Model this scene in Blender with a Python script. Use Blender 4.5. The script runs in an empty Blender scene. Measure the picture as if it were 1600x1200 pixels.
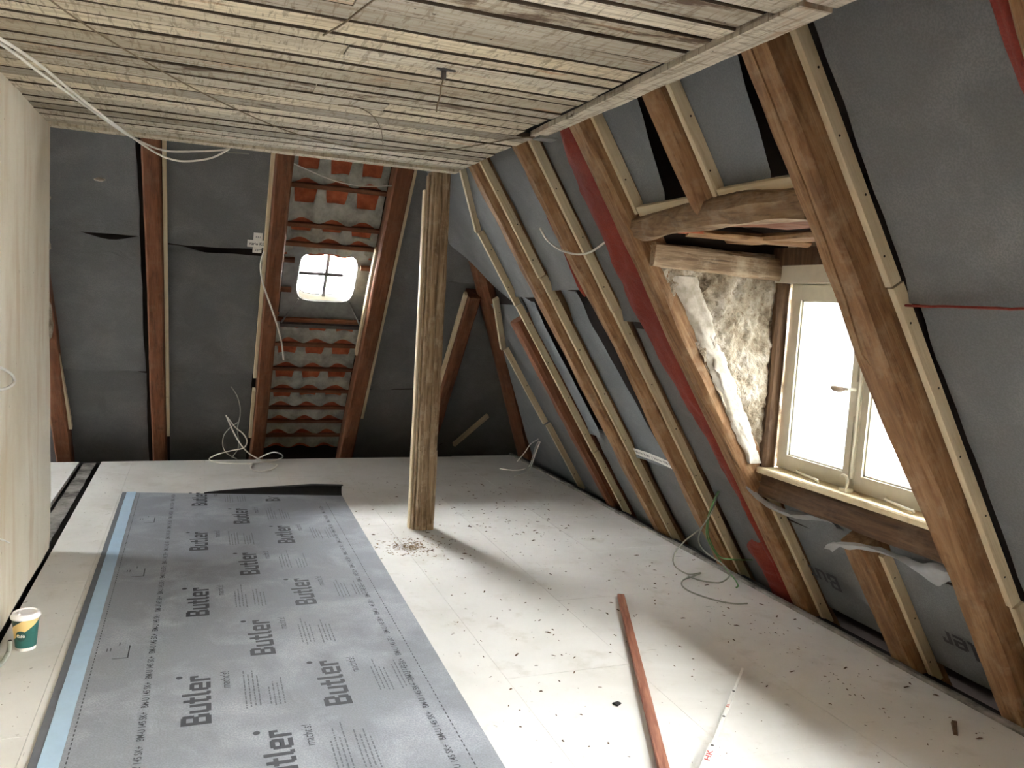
import bpy, bmesh, math, random
from mathutils import Vector, Matrix, noise

# ------------------------------------------------------------------ camera, sky, exposure
scene = bpy.context.scene
COL = scene.collection

cam_data = bpy.data.cameras.new('camera')
cam_data.sensor_width = 36.0
cam_data.lens = 28.585
cam_data.clip_start = 0.02
cam = bpy.data.objects.new('camera', cam_data)
COL.objects.link(cam)
cam.matrix_world = Matrix(((0.932852, -0.018219, -0.359798, 0.0),
                           (-0.355612, 0.113316, -0.927739, 0.0),
                           (0.057673, 0.993392, 0.099228, 1.5),
                           (0, 0, 0, 1)))
scene.camera = cam

SKY = 21.0
world = bpy.data.worlds.new('overcast_sky')
scene.world = world
world.use_nodes = True
wn = world.node_tree
wn.nodes.clear()
w_out = wn.nodes.new('ShaderNodeOutputWorld')
w_bg = wn.nodes.new('ShaderNodeBackground')
w_tc = wn.nodes.new('ShaderNodeTexCoord')
w_sep = wn.nodes.new('ShaderNodeSeparateXYZ')
w_mr = wn.nodes.new('ShaderNodeMapRange')          # overcast sky: zenith brighter than horizon
w_mr.inputs['From Min'].default_value = 0.0
w_mr.inputs['From Max'].default_value = 1.0
w_mr.inputs['To Min'].default_value = 0.85
w_mr.inputs['To Max'].default_value = 3.8
w_mul = wn.nodes.new('ShaderNodeVectorMath')
w_mul.operation = 'SCALE'
w_mul.inputs[0].default_value = (0.985, 0.99, 1.0)
wn.links.new(w_tc.outputs['Generated'], w_sep.inputs[0])
wn.links.new(w_sep.outputs['Z'], w_mr.inputs['Value'])
wn.links.new(w_mr.outputs[0], w_mul.inputs['Scale'])
wn.links.new(w_mul.outputs[0], w_bg.inputs['Color'])
w_bg.inputs['Strength'].default_value = SKY
wn.links.new(w_bg.outputs[0], w_out.inputs['Surface'])

vs = scene.view_settings
vs.view_transform = 'Standard'
vs.look = 'None'
vs.gamma = 1.0
vs.use_curve_mapping = False
vs.exposure = 2.35

cy = scene.cycles
cy.use_denoising = True
cy.max_bounces = 8
cy.diffuse_bounces = 5
cy.transparent_max_bounces = 12
cy.sample_clamp_indirect = 12.0

# ------------------------------------------------------------------ helpers
def V(*a):
    return Vector(a)

KR, KB = 0.645, 0.8                                  # run per rise of the two roof slopes
NR = V(1, 0, KR).normalized()
AR = V(-KR, 0, 1).normalized()
NB = V(0, 1, KB).normalized()
AB = V(0, -KB, 1).normalized()
CEIL = 2.28

def RT(y, z, p=0.0):                                 # point on the right slope, p metres behind the rafters' inner face
    return V(2.96 - KR * z, y, z) + NR * p

def BK(x, z, p=0.0):                                 # the same on the end slope
    return V(x, 7.6 - KB * z, z) + NB * p

def nz(x, y=0.0, z=0.0):
    return noise.noise(Vector((x, y, z)))

def frame(origin, X, Y, Z):
    X, Y, Z = X.normalized(), Y.normalized(), Z.normalized()
    return Matrix(((X.x, Y.x, Z.x, origin.x), (X.y, Y.y, Z.y, origin.y), (X.z, Y.z, Z.z, origin.z), (0, 0, 0, 1)))

FR_R = lambda o: frame(o, V(0, -1, 0), NR, AR)
FR_B = lambda o: frame(o, V(1, 0, 0), NB, AB)

def mesh_obj(name, verts, faces, mat=None, parent=None, mw=None, smooth=None):
    me = bpy.data.meshes.new(name)
    me.from_pydata([tuple(v) for v in verts], [], faces)
    if mat is not None:
        me.materials.append(mat)
    me.update()
    return link(name, me, parent, mw, smooth)

def link(name, me, parent=None, mw=None, smooth=None):
    if smooth is not None:
        me.polygons.foreach_set('use_smooth', [True] * len(me.polygons))
        me.set_sharp_from_angle(angle=math.radians(smooth))
        me.update()
    o = bpy.data.objects.new(name, me)
    COL.objects.link(o)
    if mw is not None:
        o.matrix_world = mw
    if parent is not None:
        o.parent = parent
        o.matrix_parent_inverse = world_of(parent).inverted()
    return o

def world_of(o):
    m = o.matrix_basis.copy()
    if o.parent is not None:
        m = world_of(o.parent) @ o.matrix_parent_inverse @ m
    return m

def empty(name, loc):
    o = bpy.data.objects.new(name, None)
    COL.objects.link(o)
    o.empty_display_size = 0.05
    o.matrix_world = Matrix.Translation(loc)
    return o

def tag(o, label, cat, group=None, kind=None):
    o['label'] = label
    if cat:
        o['category'] = cat
    if group:
        o['group'] = group
    if kind:
        o['kind'] = kind
    return o

def struct(o, label=None):
    o['kind'] = 'structure'
    if label:
        o['label'] = label
    return o

class MB:                                            # collects boxes / tubes into one mesh
    def __init__(self):
        self.v, self.f = [], []
    def add(self, vs_, fs):
        b = len(self.v)
        self.v += [Vector(v) for v in vs_]
        self.f += [[i + b for i in f] for f in fs]
        return self
    def box(self, x0, x1, y0, y1, z0, z1, m=None):
        vs_ = [V(x, y, z) for z in (z0, z1) for y in (y0, y1) for x in (x0, x1)]
        if m is not None:
            vs_ = [m @ v for v in vs_]
        return self.add(vs_, [(0, 2, 3, 1), (4, 5, 7, 6), (0, 1, 5, 4), (2, 6, 7, 3), (0, 4, 6, 2), (1, 3, 7, 5)])
    def hexa(self, p):                               # 8 corners, bottom ring then top ring
        return self.add(p, [(3, 2, 1, 0), (4, 5, 6, 7), (0, 1, 5, 4), (1, 2, 6, 5), (2, 3, 7, 6), (3, 0, 4, 7)])
    def tube(self, pts, r, n=6, r1=None):
        pts = [Vector(p) for p in pts]
        m = len(pts)
        vs_, fs = [], []
        up = V(0.13, 0.27, 0.95).normalized()
        for i, p in enumerate(pts):
            t = (pts[min(i + 1, m - 1)] - pts[max(i - 1, 0)]).normalized()
            a = t.cross(up)
            if a.length < 1e-4:
                a = t.cross(V(1, 0, 0))
            a.normalize()
            b = t.cross(a)
            up = b if b.dot(up) > 0 else -b
            rr = r if r1 is None else r + (r1 - r) * i / (m - 1)
            for k in range(n):
                an = 2 * math.pi * k / n
                vs_.append(p + (a * math.cos(an) + b * math.sin(an)) * rr)
        for i in range(m - 1):
            for k in range(n):
                fs.append((i * n + k, i * n + (k + 1) % n, (i + 1) * n + (k + 1) % n, (i + 1) * n + k))
        fs.append(tuple(range(n))[::-1])
        fs.append(tuple((m - 1) * n + k for k in range(n)))
        return self.add(vs_, fs)
    def build(self, name, mat, parent=None, mw=None, smooth=None):
        return mesh_obj(name, self.v, self.f, mat, parent, mw, smooth)

def spline(pts, sub=6):                              # Catmull-Rom through points
    pts = [Vector(p) for p in pts]
    out = []
    for i in range(len(pts) - 1):
        p0, p1, p2, p3 = pts[max(i - 1, 0)], pts[i], pts[i + 1], pts[min(i + 2, len(pts) - 1)]
        for k in range(sub):
            t = k / sub
            out.append(0.5 * ((2 * p1) + (p2 - p0) * t + (2 * p0 - 5 * p1 + 4 * p2 - p3) * t * t + (3 * p1 - p0 - 3 * p2 + p3) * t ** 3))
    out.append(pts[-1])
    return out

def lathe(prof, n=28):
    vs_, fs = [], []
    for r, z in prof:
        for k in range(n):
            a = 2 * math.pi * k / n
            vs_.append((r * math.cos(a), r * math.sin(a), z))
    for i in range(len(prof) - 1):
        for k in range(n):
            fs.append((i * n + k, i * n + (k + 1) % n, (i + 1) * n + (k + 1) % n, (i + 1) * n + k))
    return vs_, fs

def beam_mesh(L, w, d, seed=0, rough=0.004, wob=0.006, cham=0.012, step=0.07, bow=0.0, taper=1.0, crack=None):
    """hewn timber: local x = width, y = depth from the visible face, z = length"""
    n = max(4, int(L / step))
    c = cham
    sec = [(-w / 2 + c, 0), (-0.004, 0), (0, 0), (0.004, 0), (w / 2 - c, 0), (w / 2, c), (w / 2, d / 2), (w / 2, d - c), (w / 2 - c, d), (0, d), (-w / 2 + c, d), (-w / 2, d - c), (-w / 2, d / 2), (-w / 2, c)]
    m = len(sec)
    vs_, fs = [], []
    for i in range(n + 1):
        z = L * i / n
        t = i / n
        cx = wob * nz(z * 0.9, seed * 7.3, 1.0) + bow * math.sin(math.pi * t)
        cyy = wob * 0.6 * nz(z * 0.9, seed * 3.1, 5.0)
        s = 1 + (taper - 1) * t + 0.05 * nz(z * 1.6, seed * 2.7, 9.0) * (wob / 0.006)
        for j, (x, y) in enumerate(sec):
            k = rough * nz(z * 6.0 + j * 1.7, seed * 5.9, j * 3.3)
            k2 = rough * nz(z * 6.0 + j * 2.9, seed * 8.9, j * 1.3 + 40)
            if j in (1, 2, 3):                           # the three points in mid-face share one offset; an open crack may run here
                k = rough * nz(z * 6.0 + 3.4, seed * 5.9, 6.6)
                k2 = rough * nz(z * 6.0 + 5.8, seed * 8.9, 42.6)
                if crack is not None and crack[0] < t < crack[1]:
                    q = (t - crack[0]) / (crack[1] - crack[0])
                    k += crack[2] + (crack[3] - crack[2]) * q + 0.006 * nz(z * 7.0, seed * 1.7)
                    if j == 2:
                        y = y + 0.022 * math.sin(math.pi * q) ** 0.4
            vs_.append((x * s + cx + k, (y - d / 2) * s + d / 2 + cyy + k2, z))
    for i in range(n):
        for j in range(m):
            fs.append((i * m + j, i * m + (j + 1) % m, (i + 1) * m + (j + 1) % m, (i + 1) * m + j))
    fs.append(tuple(range(m))[::-1])
    fs.append(tuple(n * m + j for j in range(m)))
    return vs_, fs

def beam(name, mw, L, w, d, mat, parent=None, **kw):
    vs_, fs = beam_mesh(L, w, d, **kw)
    return mesh_obj(name, vs_, fs, mat, parent, mw, 40)

def beam_between(name, a, b, face, w, d, mat, parent=None, **kw):
    """beam from a to b; 'face' is the direction the depth grows towards"""
    a, b = Vector(a), Vector(b)
    Z = (b - a).normalized()
    Y = (Vector(face) - Z * Vector(face).dot(Z)).normalized()
    return beam(name, frame(a, Y.cross(Z), Y, Z), (b - a).length, w, d, mat, parent, **kw)

# ------------------------------------------------------------------ materials
def lin(r, g, b):
    f = lambda c: (c / 255 / 12.92) if c / 255 <= 0.04045 else ((c / 255 + 0.055) / 1.055) ** 2.4
    return (f(r), f(g), f(b), 1.0)

class NT:
    def __init__(self, name, rough=0.8, spec=0.3):
        self.m = bpy.data.materials.new(name)
        self.m.use_nodes = True
        self.t = self.m.node_tree
        self.b = self.t.nodes['Principled BSDF']
        self.b.inputs['Roughness'].default_value = rough
        self.b.inputs['Specular IOR Level'].default_value = spec
        self.tc = self.t.nodes.new('ShaderNodeTexCoord')
    def n(self, kind, **kw):
        nd = self.t.nodes.new(kind)
        for k, v in kw.items():
            setattr(nd, k, v)
        return nd
    def l(self, a, b):
        self.t.links.new(a, b)
    def coords(self, scale=(1, 1, 1), use='Object', loc_random=True):
        mp = self.n('ShaderNodeMapping')
        mp.inputs['Scale'].default_value = scale
        self.l(self.tc.outputs[use], mp.inputs['Vector'])
        if loc_random:
            oi = self.n('ShaderNodeObjectInfo')
            ml = self.n('ShaderNodeMath', operation='MULTIPLY')
            ml.inputs[1].default_value = 37.0
            cb = self.n('ShaderNodeCombineXYZ')
            self.l(oi.outputs['Random'], ml.inputs[0])
            for i in range(3):
                self.l(ml.outputs[0], cb.inputs[i])
            self.l(cb.outputs[0], mp.inputs['Location'])
        return mp.outputs[0]
    def noise(self, vec, scale=5, detail=4, rough=0.55, dist=0.0):
        nd = self.n('ShaderNodeTexNoise')
        nd.inputs['Scale'].default_value = scale
        nd.inputs['Detail'].default_value = detail
        nd.inputs['Roughness'].default_value = rough
        nd.inputs['Distortion'].default_value = dist
        self.l(vec, nd.inputs['Vector'])
        return nd.outputs['Fac']
    def ramp(self, fac, stops, interp='LINEAR'):
        nd = self.n('ShaderNodeValToRGB')
        cr = nd.color_ramp
        cr.interpolation = interp
        while len(cr.elements) > 1:
            cr.elements.remove(cr.elements[-1])
        cr.elements[0].position = stops[0][0]
        cr.elements[0].color = stops[0][1]
        for p, c in stops[1:]:
            e = cr.elements.new(p)
            e.color = c
        self.l(fac, nd.inputs['Fac'])
        return nd.outputs['Color']
    def mix(self, fac, a, b, mode='MIX'):
        nd = self.n('ShaderNodeMix', data_type='RGBA', blend_type=mode)
        for s, v in ((nd.inputs[0], fac), (nd.inputs[6], a), (nd.inputs[7], b)):
            if isinstance(v, (int, float)):
                s.default_value = v
            elif isinstance(v, tuple):
                s.default_value = v
            else:
                self.l(v, s)
        return nd.outputs[2]
    def color(self, c):
        if isinstance(c, tuple):
            self.b.inputs['Base Color'].default_value = c
        else:
            self.l(c, self.b.inputs['Base Color'])
        return self
    def bump(self, h, strength=0.3, dist=0.01):
        nd = self.n('ShaderNodeBump')
        nd.inputs['Strength'].default_value = strength
        nd.inputs['Distance'].default_value = dist
        self.l(h, nd.inputs['Height'])
        self.l(nd.outputs[0], self.b.inputs['Normal'])
        return self
    def rand(self):
        return self.n('ShaderNodeObjectInfo').outputs['Random']

G = lambda v: (v, v, v, 1.0)

def wood(name, dark, mid, light, rough=0.75, grain=(9, 9, 0.9), crack=0.35, dust=None):
    t = NT(name, rough)
    c = t.coords(grain)
    g1 = t.noise(c, 4.0, 6, 0.6, 0.6)
    col = t.ramp(g1, [(0.3, dark), (0.5, mid), (0.72, light)])
    big = t.noise(t.coords((1.5, 1.5, 0.8)), 2.2, 3, 0.6)
    col = t.mix(t.ramp(big, [(0.35, G(0.0)), (0.7, G(0.6))]), col, mid, 'MIX')
    fine = t.noise(t.coords((26, 26, 1.6)), 5.0, 3, 0.5)
    ck = t.ramp(fine, [(0.3, G(crack)), (0.42, G(0.0))])
    col = t.mix(ck, col, tuple(x * 0.35 for x in dark[:3]) + (1,), 'MIX')
    kn = t.noise(t.coords((5, 5, 3)), 2.6, 2, 0.5)
    col = t.mix(t.ramp(kn, [(0.68, G(0.0)), (0.75, G(0.55))]), col, dark, 'MIX')
    if dust is not None:
        dn = t.noise(t.coords((3, 3, 3)), 3.5, 6, 0.7)
        col = t.mix(t.ramp(dn, [(0.5, G(0.0)), (0.72, G(0.6))]), col, dust, 'MIX')
    t.color(col)
    t.bump(t.mix(0.5, g1, fine), 0.5, 0.006)
    return t.m

M = {}
M['rafter'] = wood('old_rafter_wood', lin(92, 64, 42), lin(138, 104, 72), lin(170, 138, 102), dust=lin(166, 144, 116))
M['rafter_red'] = wood('red_brown_rafter_wood', lin(82, 50, 31), lin(114, 71, 47), lin(136, 92, 64), dust=lin(124, 96, 74))
M['old_grey'] = wood('weathered_post_wood', lin(96, 76, 56), lin(146, 124, 98), lin(184, 166, 140), grain=(14, 14, 0.9), crack=0.6, dust=lin(198, 184, 160))
M['old_log'] = wood('weathered_log_wood', lin(84, 62, 42), lin(128, 102, 74), lin(164, 140, 110), grain=(7, 7, 1.6), crack=0.5, dust=lin(158, 146, 126))
M['dark_wood'] = wood('dark_sill_plate_wood', lin(58, 42, 30), lin(88, 66, 48), lin(122, 96, 72), dust=lin(118, 100, 82))
M['pine'] = wood('new_pine_batten', lin(186, 168, 134), lin(208, 192, 160), lin(220, 208, 180), rough=0.65, grain=(10, 10, 0.6), crack=0.1)
M['strip_wood'] = wood('red_brown_strip_wood', lin(112, 66, 50), lin(148, 98, 78), lin(180, 130, 104), rough=0.6, grain=(14, 14, 1.0), crack=0.2)

def flat(name, c, rough=0.6, spec=0.3, metal=0.0, var=0.08, scale=20):
    t = NT(name, rough, spec)
    nn = t.noise(t.coords((1, 1, 1)), scale, 3)
    a = tuple(max(0, x * (1 - var)) for x in c[:3]) + (1,)
    b = tuple(min(1, x * (1 + var)) for x in c[:3]) + (1,)
    t.color(t.ramp(nn, [(0.3, a), (0.7, b)]))
    t.b.inputs['Metallic'].default_value = metal
    return t.m

def membrane(name, base, lightc, scuff=0.5, wr=0.5):
    t = NT(name, 0.75, 0.15)
    fine = t.noise(t.coords((1, 1, 1)), 160, 2, 0.6)
    big = t.noise(t.coords((1, 1, 1)), 3.2, 4, 0.6, 0.4)
    col = t.mix(t.ramp(big, [(0.45, G(0.0)), (0.75, G(scuff))]), base, lightc)
    dk = tuple(x * 0.72 for x in base[:3]) + (1,)
    col = t.mix(t.ramp(fine, [(0.42, G(0.45)), (0.6, G(0.0))]), col, dk)
    t.color(col)
    wv = t.noise(t.coords((1.0, 1.0, 2.6)), 4.0, 5, 0.55, 1.2)
    t.bump(t.mix(0.12, wv, fine), wr, 0.02)
    return t.m

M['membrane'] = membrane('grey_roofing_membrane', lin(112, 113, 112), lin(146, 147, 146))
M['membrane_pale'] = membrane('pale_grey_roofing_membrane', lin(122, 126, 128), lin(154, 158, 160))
M['membrane_back'] = flat('membrane_pale_reverse', lin(176, 180, 184), 0.6)
M['membrane_floor'] = membrane('grey_membrane_roll', lin(146, 150, 157), lin(186, 190, 198), 0.85, 0.45)
M['membrane_black'] = flat('membrane_black_underside', lin(44, 44, 46), 0.7)
M['print'] = flat('dark_grey_print', lin(70, 72, 77), 0.7)
M['print_soft'] = flat('soft_grey_print', lin(104, 107, 113), 0.7)
M['print_black'] = flat('black_print', lin(34, 34, 36), 0.7)
M['print_red'] = flat('red_print', lin(196, 60, 56), 0.6)
M['liner'] = flat('pale_blue_liner', lin(174, 200, 222), 0.35, 0.5, var=0.04)
M['red_foil'] = membrane('red_foil', lin(122, 42, 30), lin(158, 70, 50), 0.7, 0.8)
M['red_foil'].node_tree.nodes['Principled BSDF'].inputs['Roughness'].default_value = 0.6
M['red_foil'].node_tree.nodes['Principled BSDF'].inputs['Specular IOR Level'].default_value = 0.3
M['knob'] = flat('brown_knob', lin(205, 192, 176), 0.5)
M['shaded_edge'] = flat('shaded_board_edge', lin(66, 54, 42), 0.95, var=0.3)  # dark side faces that put shade into the lath gaps
M['dark'] = flat('dark_void_boards', lin(46, 38, 33), 0.9)
M['gap_dark'] = flat('dark_bitumen', lin(30, 28, 27), 0.85, var=0.3)
M['white_cable'] = flat('white_cable_sheath', lin(222, 218, 208), 0.45)
M['grey_cable'] = flat('grey_cable_sheath', lin(150, 152, 140), 0.5)
M['green_cable'] = flat('green_cable_sheath', lin(96, 140, 84), 0.5)
M['old_wire'] = flat('old_brown_wire', lin(120, 104, 84), 0.7)
M['white_paint'] = flat('cream_window_paint', lin(212, 208, 192), 0.45, 0.4, var=0.05)
M['tape'] = flat('white_tape', lin(228, 226, 220), 0.5)
M['metal'] = flat('dark_steel', lin(96, 92, 90), 0.45, 0.5, 0.7)
M['zinc'] = flat('galvanised_zinc', lin(150, 152, 150), 0.5, 0.5, 0.4, var=0.15)
M['screw'] = flat('screw_head', lin(60, 52, 44), 0.5, 0.4, 0.6)
M['cup_lid'] = flat('white_plastic_lid', lin(240, 238, 238), 0.3, 0.5, var=0.02)
M['cup_green'] = flat('dark_green_badge', lin(52, 84, 76), 0.4)
M['cup_white'] = flat('white_card', lin(244, 240, 230), 0.5)
M['facade'] = flat('pale_neighbour_render', lin(236, 232, 224), 0.8)
M['pane_far'] = flat('neighbour_pane', lin(196, 200, 204), 0.3)
M['slate'] = flat('grey_neighbour_roof', lin(120, 126, 136), 0.7)
M['mortar'] = None

def t_tile():
    t = NT('terracotta_tile', 0.85)
    a = t.noise(t.coords((1, 1, 1)), 12, 5, 0.6)
    t.color(t.ramp(a, [(0.3, lin(138, 66, 40)), (0.6, lin(180, 98, 66)), (0.8, lin(196, 126, 96))]))
    t.bump(a, 0.3, 0.01)
    return t.m
M['tile'] = t_tile()

def t_mortar():
    t = NT('grey_mortar', 0.95)
    a = t.noise(t.coords((1, 1, 1)), 9, 6, 0.65)
    t.color(t.ramp(a, [(0.3, lin(130, 128, 120)), (0.55, lin(170, 168, 158)), (0.8, lin(194, 192, 182))]))
    t.bump(t.noise(t.coords((1, 1, 1)), 40, 5), 0.6, 0.01)
    return t.m
M['mortar'] = t_mortar()

def t_plaster_wall():
    t = NT('cream_lime_plaster', 0.9)
    big = t.noise(t.coords((1, 0.8, 0.5), loc_random=False), 1.6, 5, 0.6, 0.3)
    col = t.ramp(big, [(0.3, lin(200, 187, 162)), (0.5, lin(218, 209, 190)), (0.72, lin(228, 221, 206))])
    st = t.noise(t.coords((3.5, 3.5, 0.5), loc_random=False), 2.4, 5, 0.65)
    col = t.mix(t.ramp(st, [(0.5, G(0.0)), (0.74, G(0.55))]), col, lin(190, 160, 124))
    sp = t.noise(t.coords((1, 1, 1), loc_random=False), 26, 2)
    col = t.mix(t.ramp(sp, [(0.74, G(0.0)), (0.78, G(0.6))]), col, lin(120, 92, 70))
    t.color(col)
    t.bump(t.noise(t.coords((1, 1, 1), loc_random=False), 14, 6, 0.6), 0.35, 0.01)
    return t.m
M['plaster'] = t_plaster_wall()

def t_rough_plaster():
    t = NT('crumbling_clay_plaster', 0.95)
    a = t.noise(t.coords((1, 1, 1)), 9, 8, 0.68)
    col = t.ramp(a, [(0.34, lin(112, 98, 80)), (0.47, lin(160, 148, 128)), (0.6, lin(190, 181, 166)), (0.8, lin(206, 200, 190))])
    b = t.noise(t.coords((1, 1, 1)), 34, 4, 0.7)
    col = t.mix(t.ramp(b, [(0.34, G(0.6)), (0.44, G(0.0))]), col, lin(112, 90, 66))
    t.color(col)
    t.bump(t.mix(0.5, a, b), 1.0, 0.04)
    return t.m
M['rough_plaster'] = t_rough_plaster()
def t_smooth_plaster():
    t = NT('whitewashed_clay_band', 0.95)
    a = t.noise(t.coords((1, 1, 1)), 14, 6, 0.6)
    t.color(t.ramp(a, [(0.35, lin(168, 160, 144)), (0.55, lin(196, 190, 178)), (0.8, lin(208, 204, 196))]))
    t.bump(a, 0.6, 0.012)
    return t.m
M['smooth_plaster'] = t_smooth_plaster()

def t_floor():
    t = NT('pale_floor_board', 0.7, 0.3)
    W = lambda s: t.coords(s, 'Object', False)
    big = t.noise(W((1, 1, 1)), 1.3, 5, 0.6, 0.5)
    col = t.ramp(big, [(0.3, lin(200, 197, 191)), (0.52, lin(214, 212, 208)), (0.75, lin(222, 221, 218))])
    sm = t.noise(W((1, 1, 1)), 4.2, 6, 0.7)
    col = t.mix(t.ramp(sm, [(0.56, G(0.0)), (0.74, G(0.5))]), col, lin(172, 164, 148))
    for sc, lo, hi, amt, c in (((5, 36, 1), 0.715, 0.76, 0.6, (110, 106, 100)), ((34, 6, 1), 0.72, 0.765, 0.55, (112, 108, 102)),
                               ((14, 14, 1), 0.70, 0.75, 0.6, (120, 112, 98)), ((46, 46, 1), 0.75, 0.785, 0.7, (80, 70, 60))):
        s = t.noise(W(sc), 1.4, 3, 0.55, 0.4)
        col = t.mix(t.ramp(s, [(lo, G(0.0)), (hi, G(amt))]), col, lin(*c))
    t.color(col)
    t.bump(sm, 0.12, 0.01)
    return t.m
M['floor'] = t_floor()

def t_lath(name, grey=0.0, stain=0.35):
    t = NT(name, 0.85)
    rn = t.rand()
    base = t.ramp(rn, [(0.0, lin(214, 202, 176)), (0.2, lin(228, 218, 198)), (0.4, lin(194, 184, 164)), (0.6, lin(222, 208, 180)), (0.8, lin(182, 174, 158)), (1.0, lin(222, 213, 193))])
    if grey:
        base = t.mix(grey, base, lin(134, 126, 112))
    gr = t.noise(t.coords((1.0, 22, 10)), 3.0, 6, 0.65, 0.5)
    col = t.mix(t.ramp(gr, [(0.36, G(0.65)), (0.54, G(0.0))]), base, lin(136, 116, 90))
    # saw marks left across the board
    saw = t.noise(t.coords((34, 5, 2)), 1.6, 4, 0.6, 0.8)
    sawm = t.ramp(saw, [(0.53, G(0.0)), (0.62, G(0.6))])
    col = t.mix(sawm, col, lin(128, 112, 90))
    st = t.noise(t.coords((2.0, 8, 4)), 2.2, 6, 0.72, 0.3)
    col = t.mix(t.ramp(st, [(0.62 - stain * 0.25, G(0.0)), (0.70 - stain * 0.2, G(0.9))]), col, lin(86, 64, 46))
    rs = t.noise(t.coords((1.4, 5, 4)), 2.0, 3, 0.6)
    col = t.mix(t.ramp(rs, [(0.62, G(0.0)), (0.75, G(0.6))]), col, lin(178, 128, 84))
    nl = t.noise(t.coords((16, 16, 16)), 2.2, 1)
    col = t.mix(t.ramp(nl, [(0.78, G(0.0)), (0.8, G(0.9))]), col, lin(48, 36, 28))
    t.color(col)
    t.bump(t.mix(0.5, gr, saw), 0.5, 0.006)
    return t.m
M['lath'] = t_lath('old_ceiling_lath', 0.0, 0.02)
M['lath_stained'] = t_lath('stained_ceiling_lath', 0.1, 0.5)
M['lath_grey'] = t_lath('grey_ceiling_lath', 0.55, 0.1)

def t_glass(name, tint):
    m = bpy.data.materials.new(name)
    m.use_nodes = True
    nt = m.node_tree
    nt.nodes.clear()
    o = nt.nodes.new('ShaderNodeOutputMaterial')
    mx = nt.nodes.new('ShaderNodeMixShader')
    tr = nt.nodes.new('ShaderNodeBsdfTransparent')
    tr.inputs['Color'].default_value = tint
    gl = nt.nodes.new('ShaderNodeBsdfGlossy')
    gl.inputs['Roughness'].default_value = 0.03
    mx.inputs[0].default_value = 0.05
    nt.links.new(tr.outputs[0], mx.inputs[1])
    nt.links.new(gl.outputs[0], mx.inputs[2])
    nt.links.new(mx.outputs[0], o.inputs['Surface'])
    return m
M['glass'] = t_glass('clear_window_glass', (0.94, 0.96, 0.95, 1))
M['glass_dimmed'] = t_glass('dimmed_window_glass', (0.365, 0.37, 0.365, 1))  # tint darkened to cut the daylight through the dormer panes
M['glass_roof'] = t_glass('dimmed_roof_window_glass', (0.61, 0.615, 0.61, 1))  # tint darkened to weaken the light of the added windows

def t_cup():
    t = NT('printed_paper_cup', 0.45, 0.4)
    sp = t.n('ShaderNodeSeparateXYZ')
    t.l(t.tc.outputs['Object'], sp.inputs[0])
    at = t.n('ShaderNodeMath', operation='ARCTAN2')
    t.l(sp.outputs['Y'], at.inputs[0])
    t.l(sp.outputs['X'], at.inputs[1])
    # printed swoosh: height minus a slope that follows the angle round the cup
    ml = t.n('ShaderNodeMath', operation='MULTIPLY')
    ml.inputs[1].default_value = 0.030
    t.l(at.outputs[0], ml.inputs[0])
    sb = t.n('ShaderNodeMath', operation='SUBTRACT')
    t.l(sp.outputs['Z'], sb.inputs[0])
    t.l(ml.outputs[0], sb.inputs[1])
    ad = t.n('ShaderNodeMath', operation='ADD')
    ad.inputs[1].default_value = 0.0
    t.l(sb.outputs[0], ad.inputs[0])
    mr = t.n('ShaderNodeMapRange')
    mr.inputs['From Min'].default_value = 0.0
    mr.inputs['From Max'].default_value = 0.3
    t.l(ad.outputs[0], mr.inputs['Value'])
    band = t.ramp(mr.outputs[0], [(0.0, lin(48, 100, 92)), (0.285, lin(230, 198, 132)), (0.455, lin(54, 78, 74))], 'CONSTANT')
    mz = t.n('ShaderNodeMapRange')
    mz.inputs['From Max'].default_value = 0.15
    t.l(sp.outputs['Z'], mz.inputs['Value'])
    wm = t.ramp(mz.outputs[0], [(0.0, G(1.0)), (0.085, G(0.0))], 'CONSTANT')
    t.color(t.mix(wm, band, lin(244, 240, 230)))
    return t.m
M['cup'] = t_cup()

def text_mesh(body, length, cap, bold=0.0, name='printed_text'):
    """flat lettering in the xy plane, first letter at the origin, scaled to length x cap height"""
    cu = bpy.data.curves.new('lettering', 'FONT')
    cu.body = body
    cu.size = 1.0
    cu.offset = bold
    cu.resolution_u = 3
    ob = bpy.data.objects.new('lettering', cu)
    COL.objects.link(ob)
    dg = bpy.context.evaluated_depsgraph_get()
    dg.update()
    me = bpy.data.meshes.new_from_object(ob.evaluated_get(dg))
    bpy.data.objects.remove(ob)
    bpy.data.curves.remove(cu)
    xs = [v.co.x for v in me.vertices]
    ys = [v.co.y for v in me.vertices]
    x0, x1, y0, y1 = min(xs), max(xs), min(ys), max(ys)
    y0 = 0.0 if y0 > -0.12 else 0.0
    for v in me.vertices:
        v.co.x = (v.co.x - x0) / (x1 - x0) * length
        v.co.y = (v.co.y - y0) / (y1 - y0) * cap
        v.co.z = 0
    me.name = name
    me.materials.clear()
    return me

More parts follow.
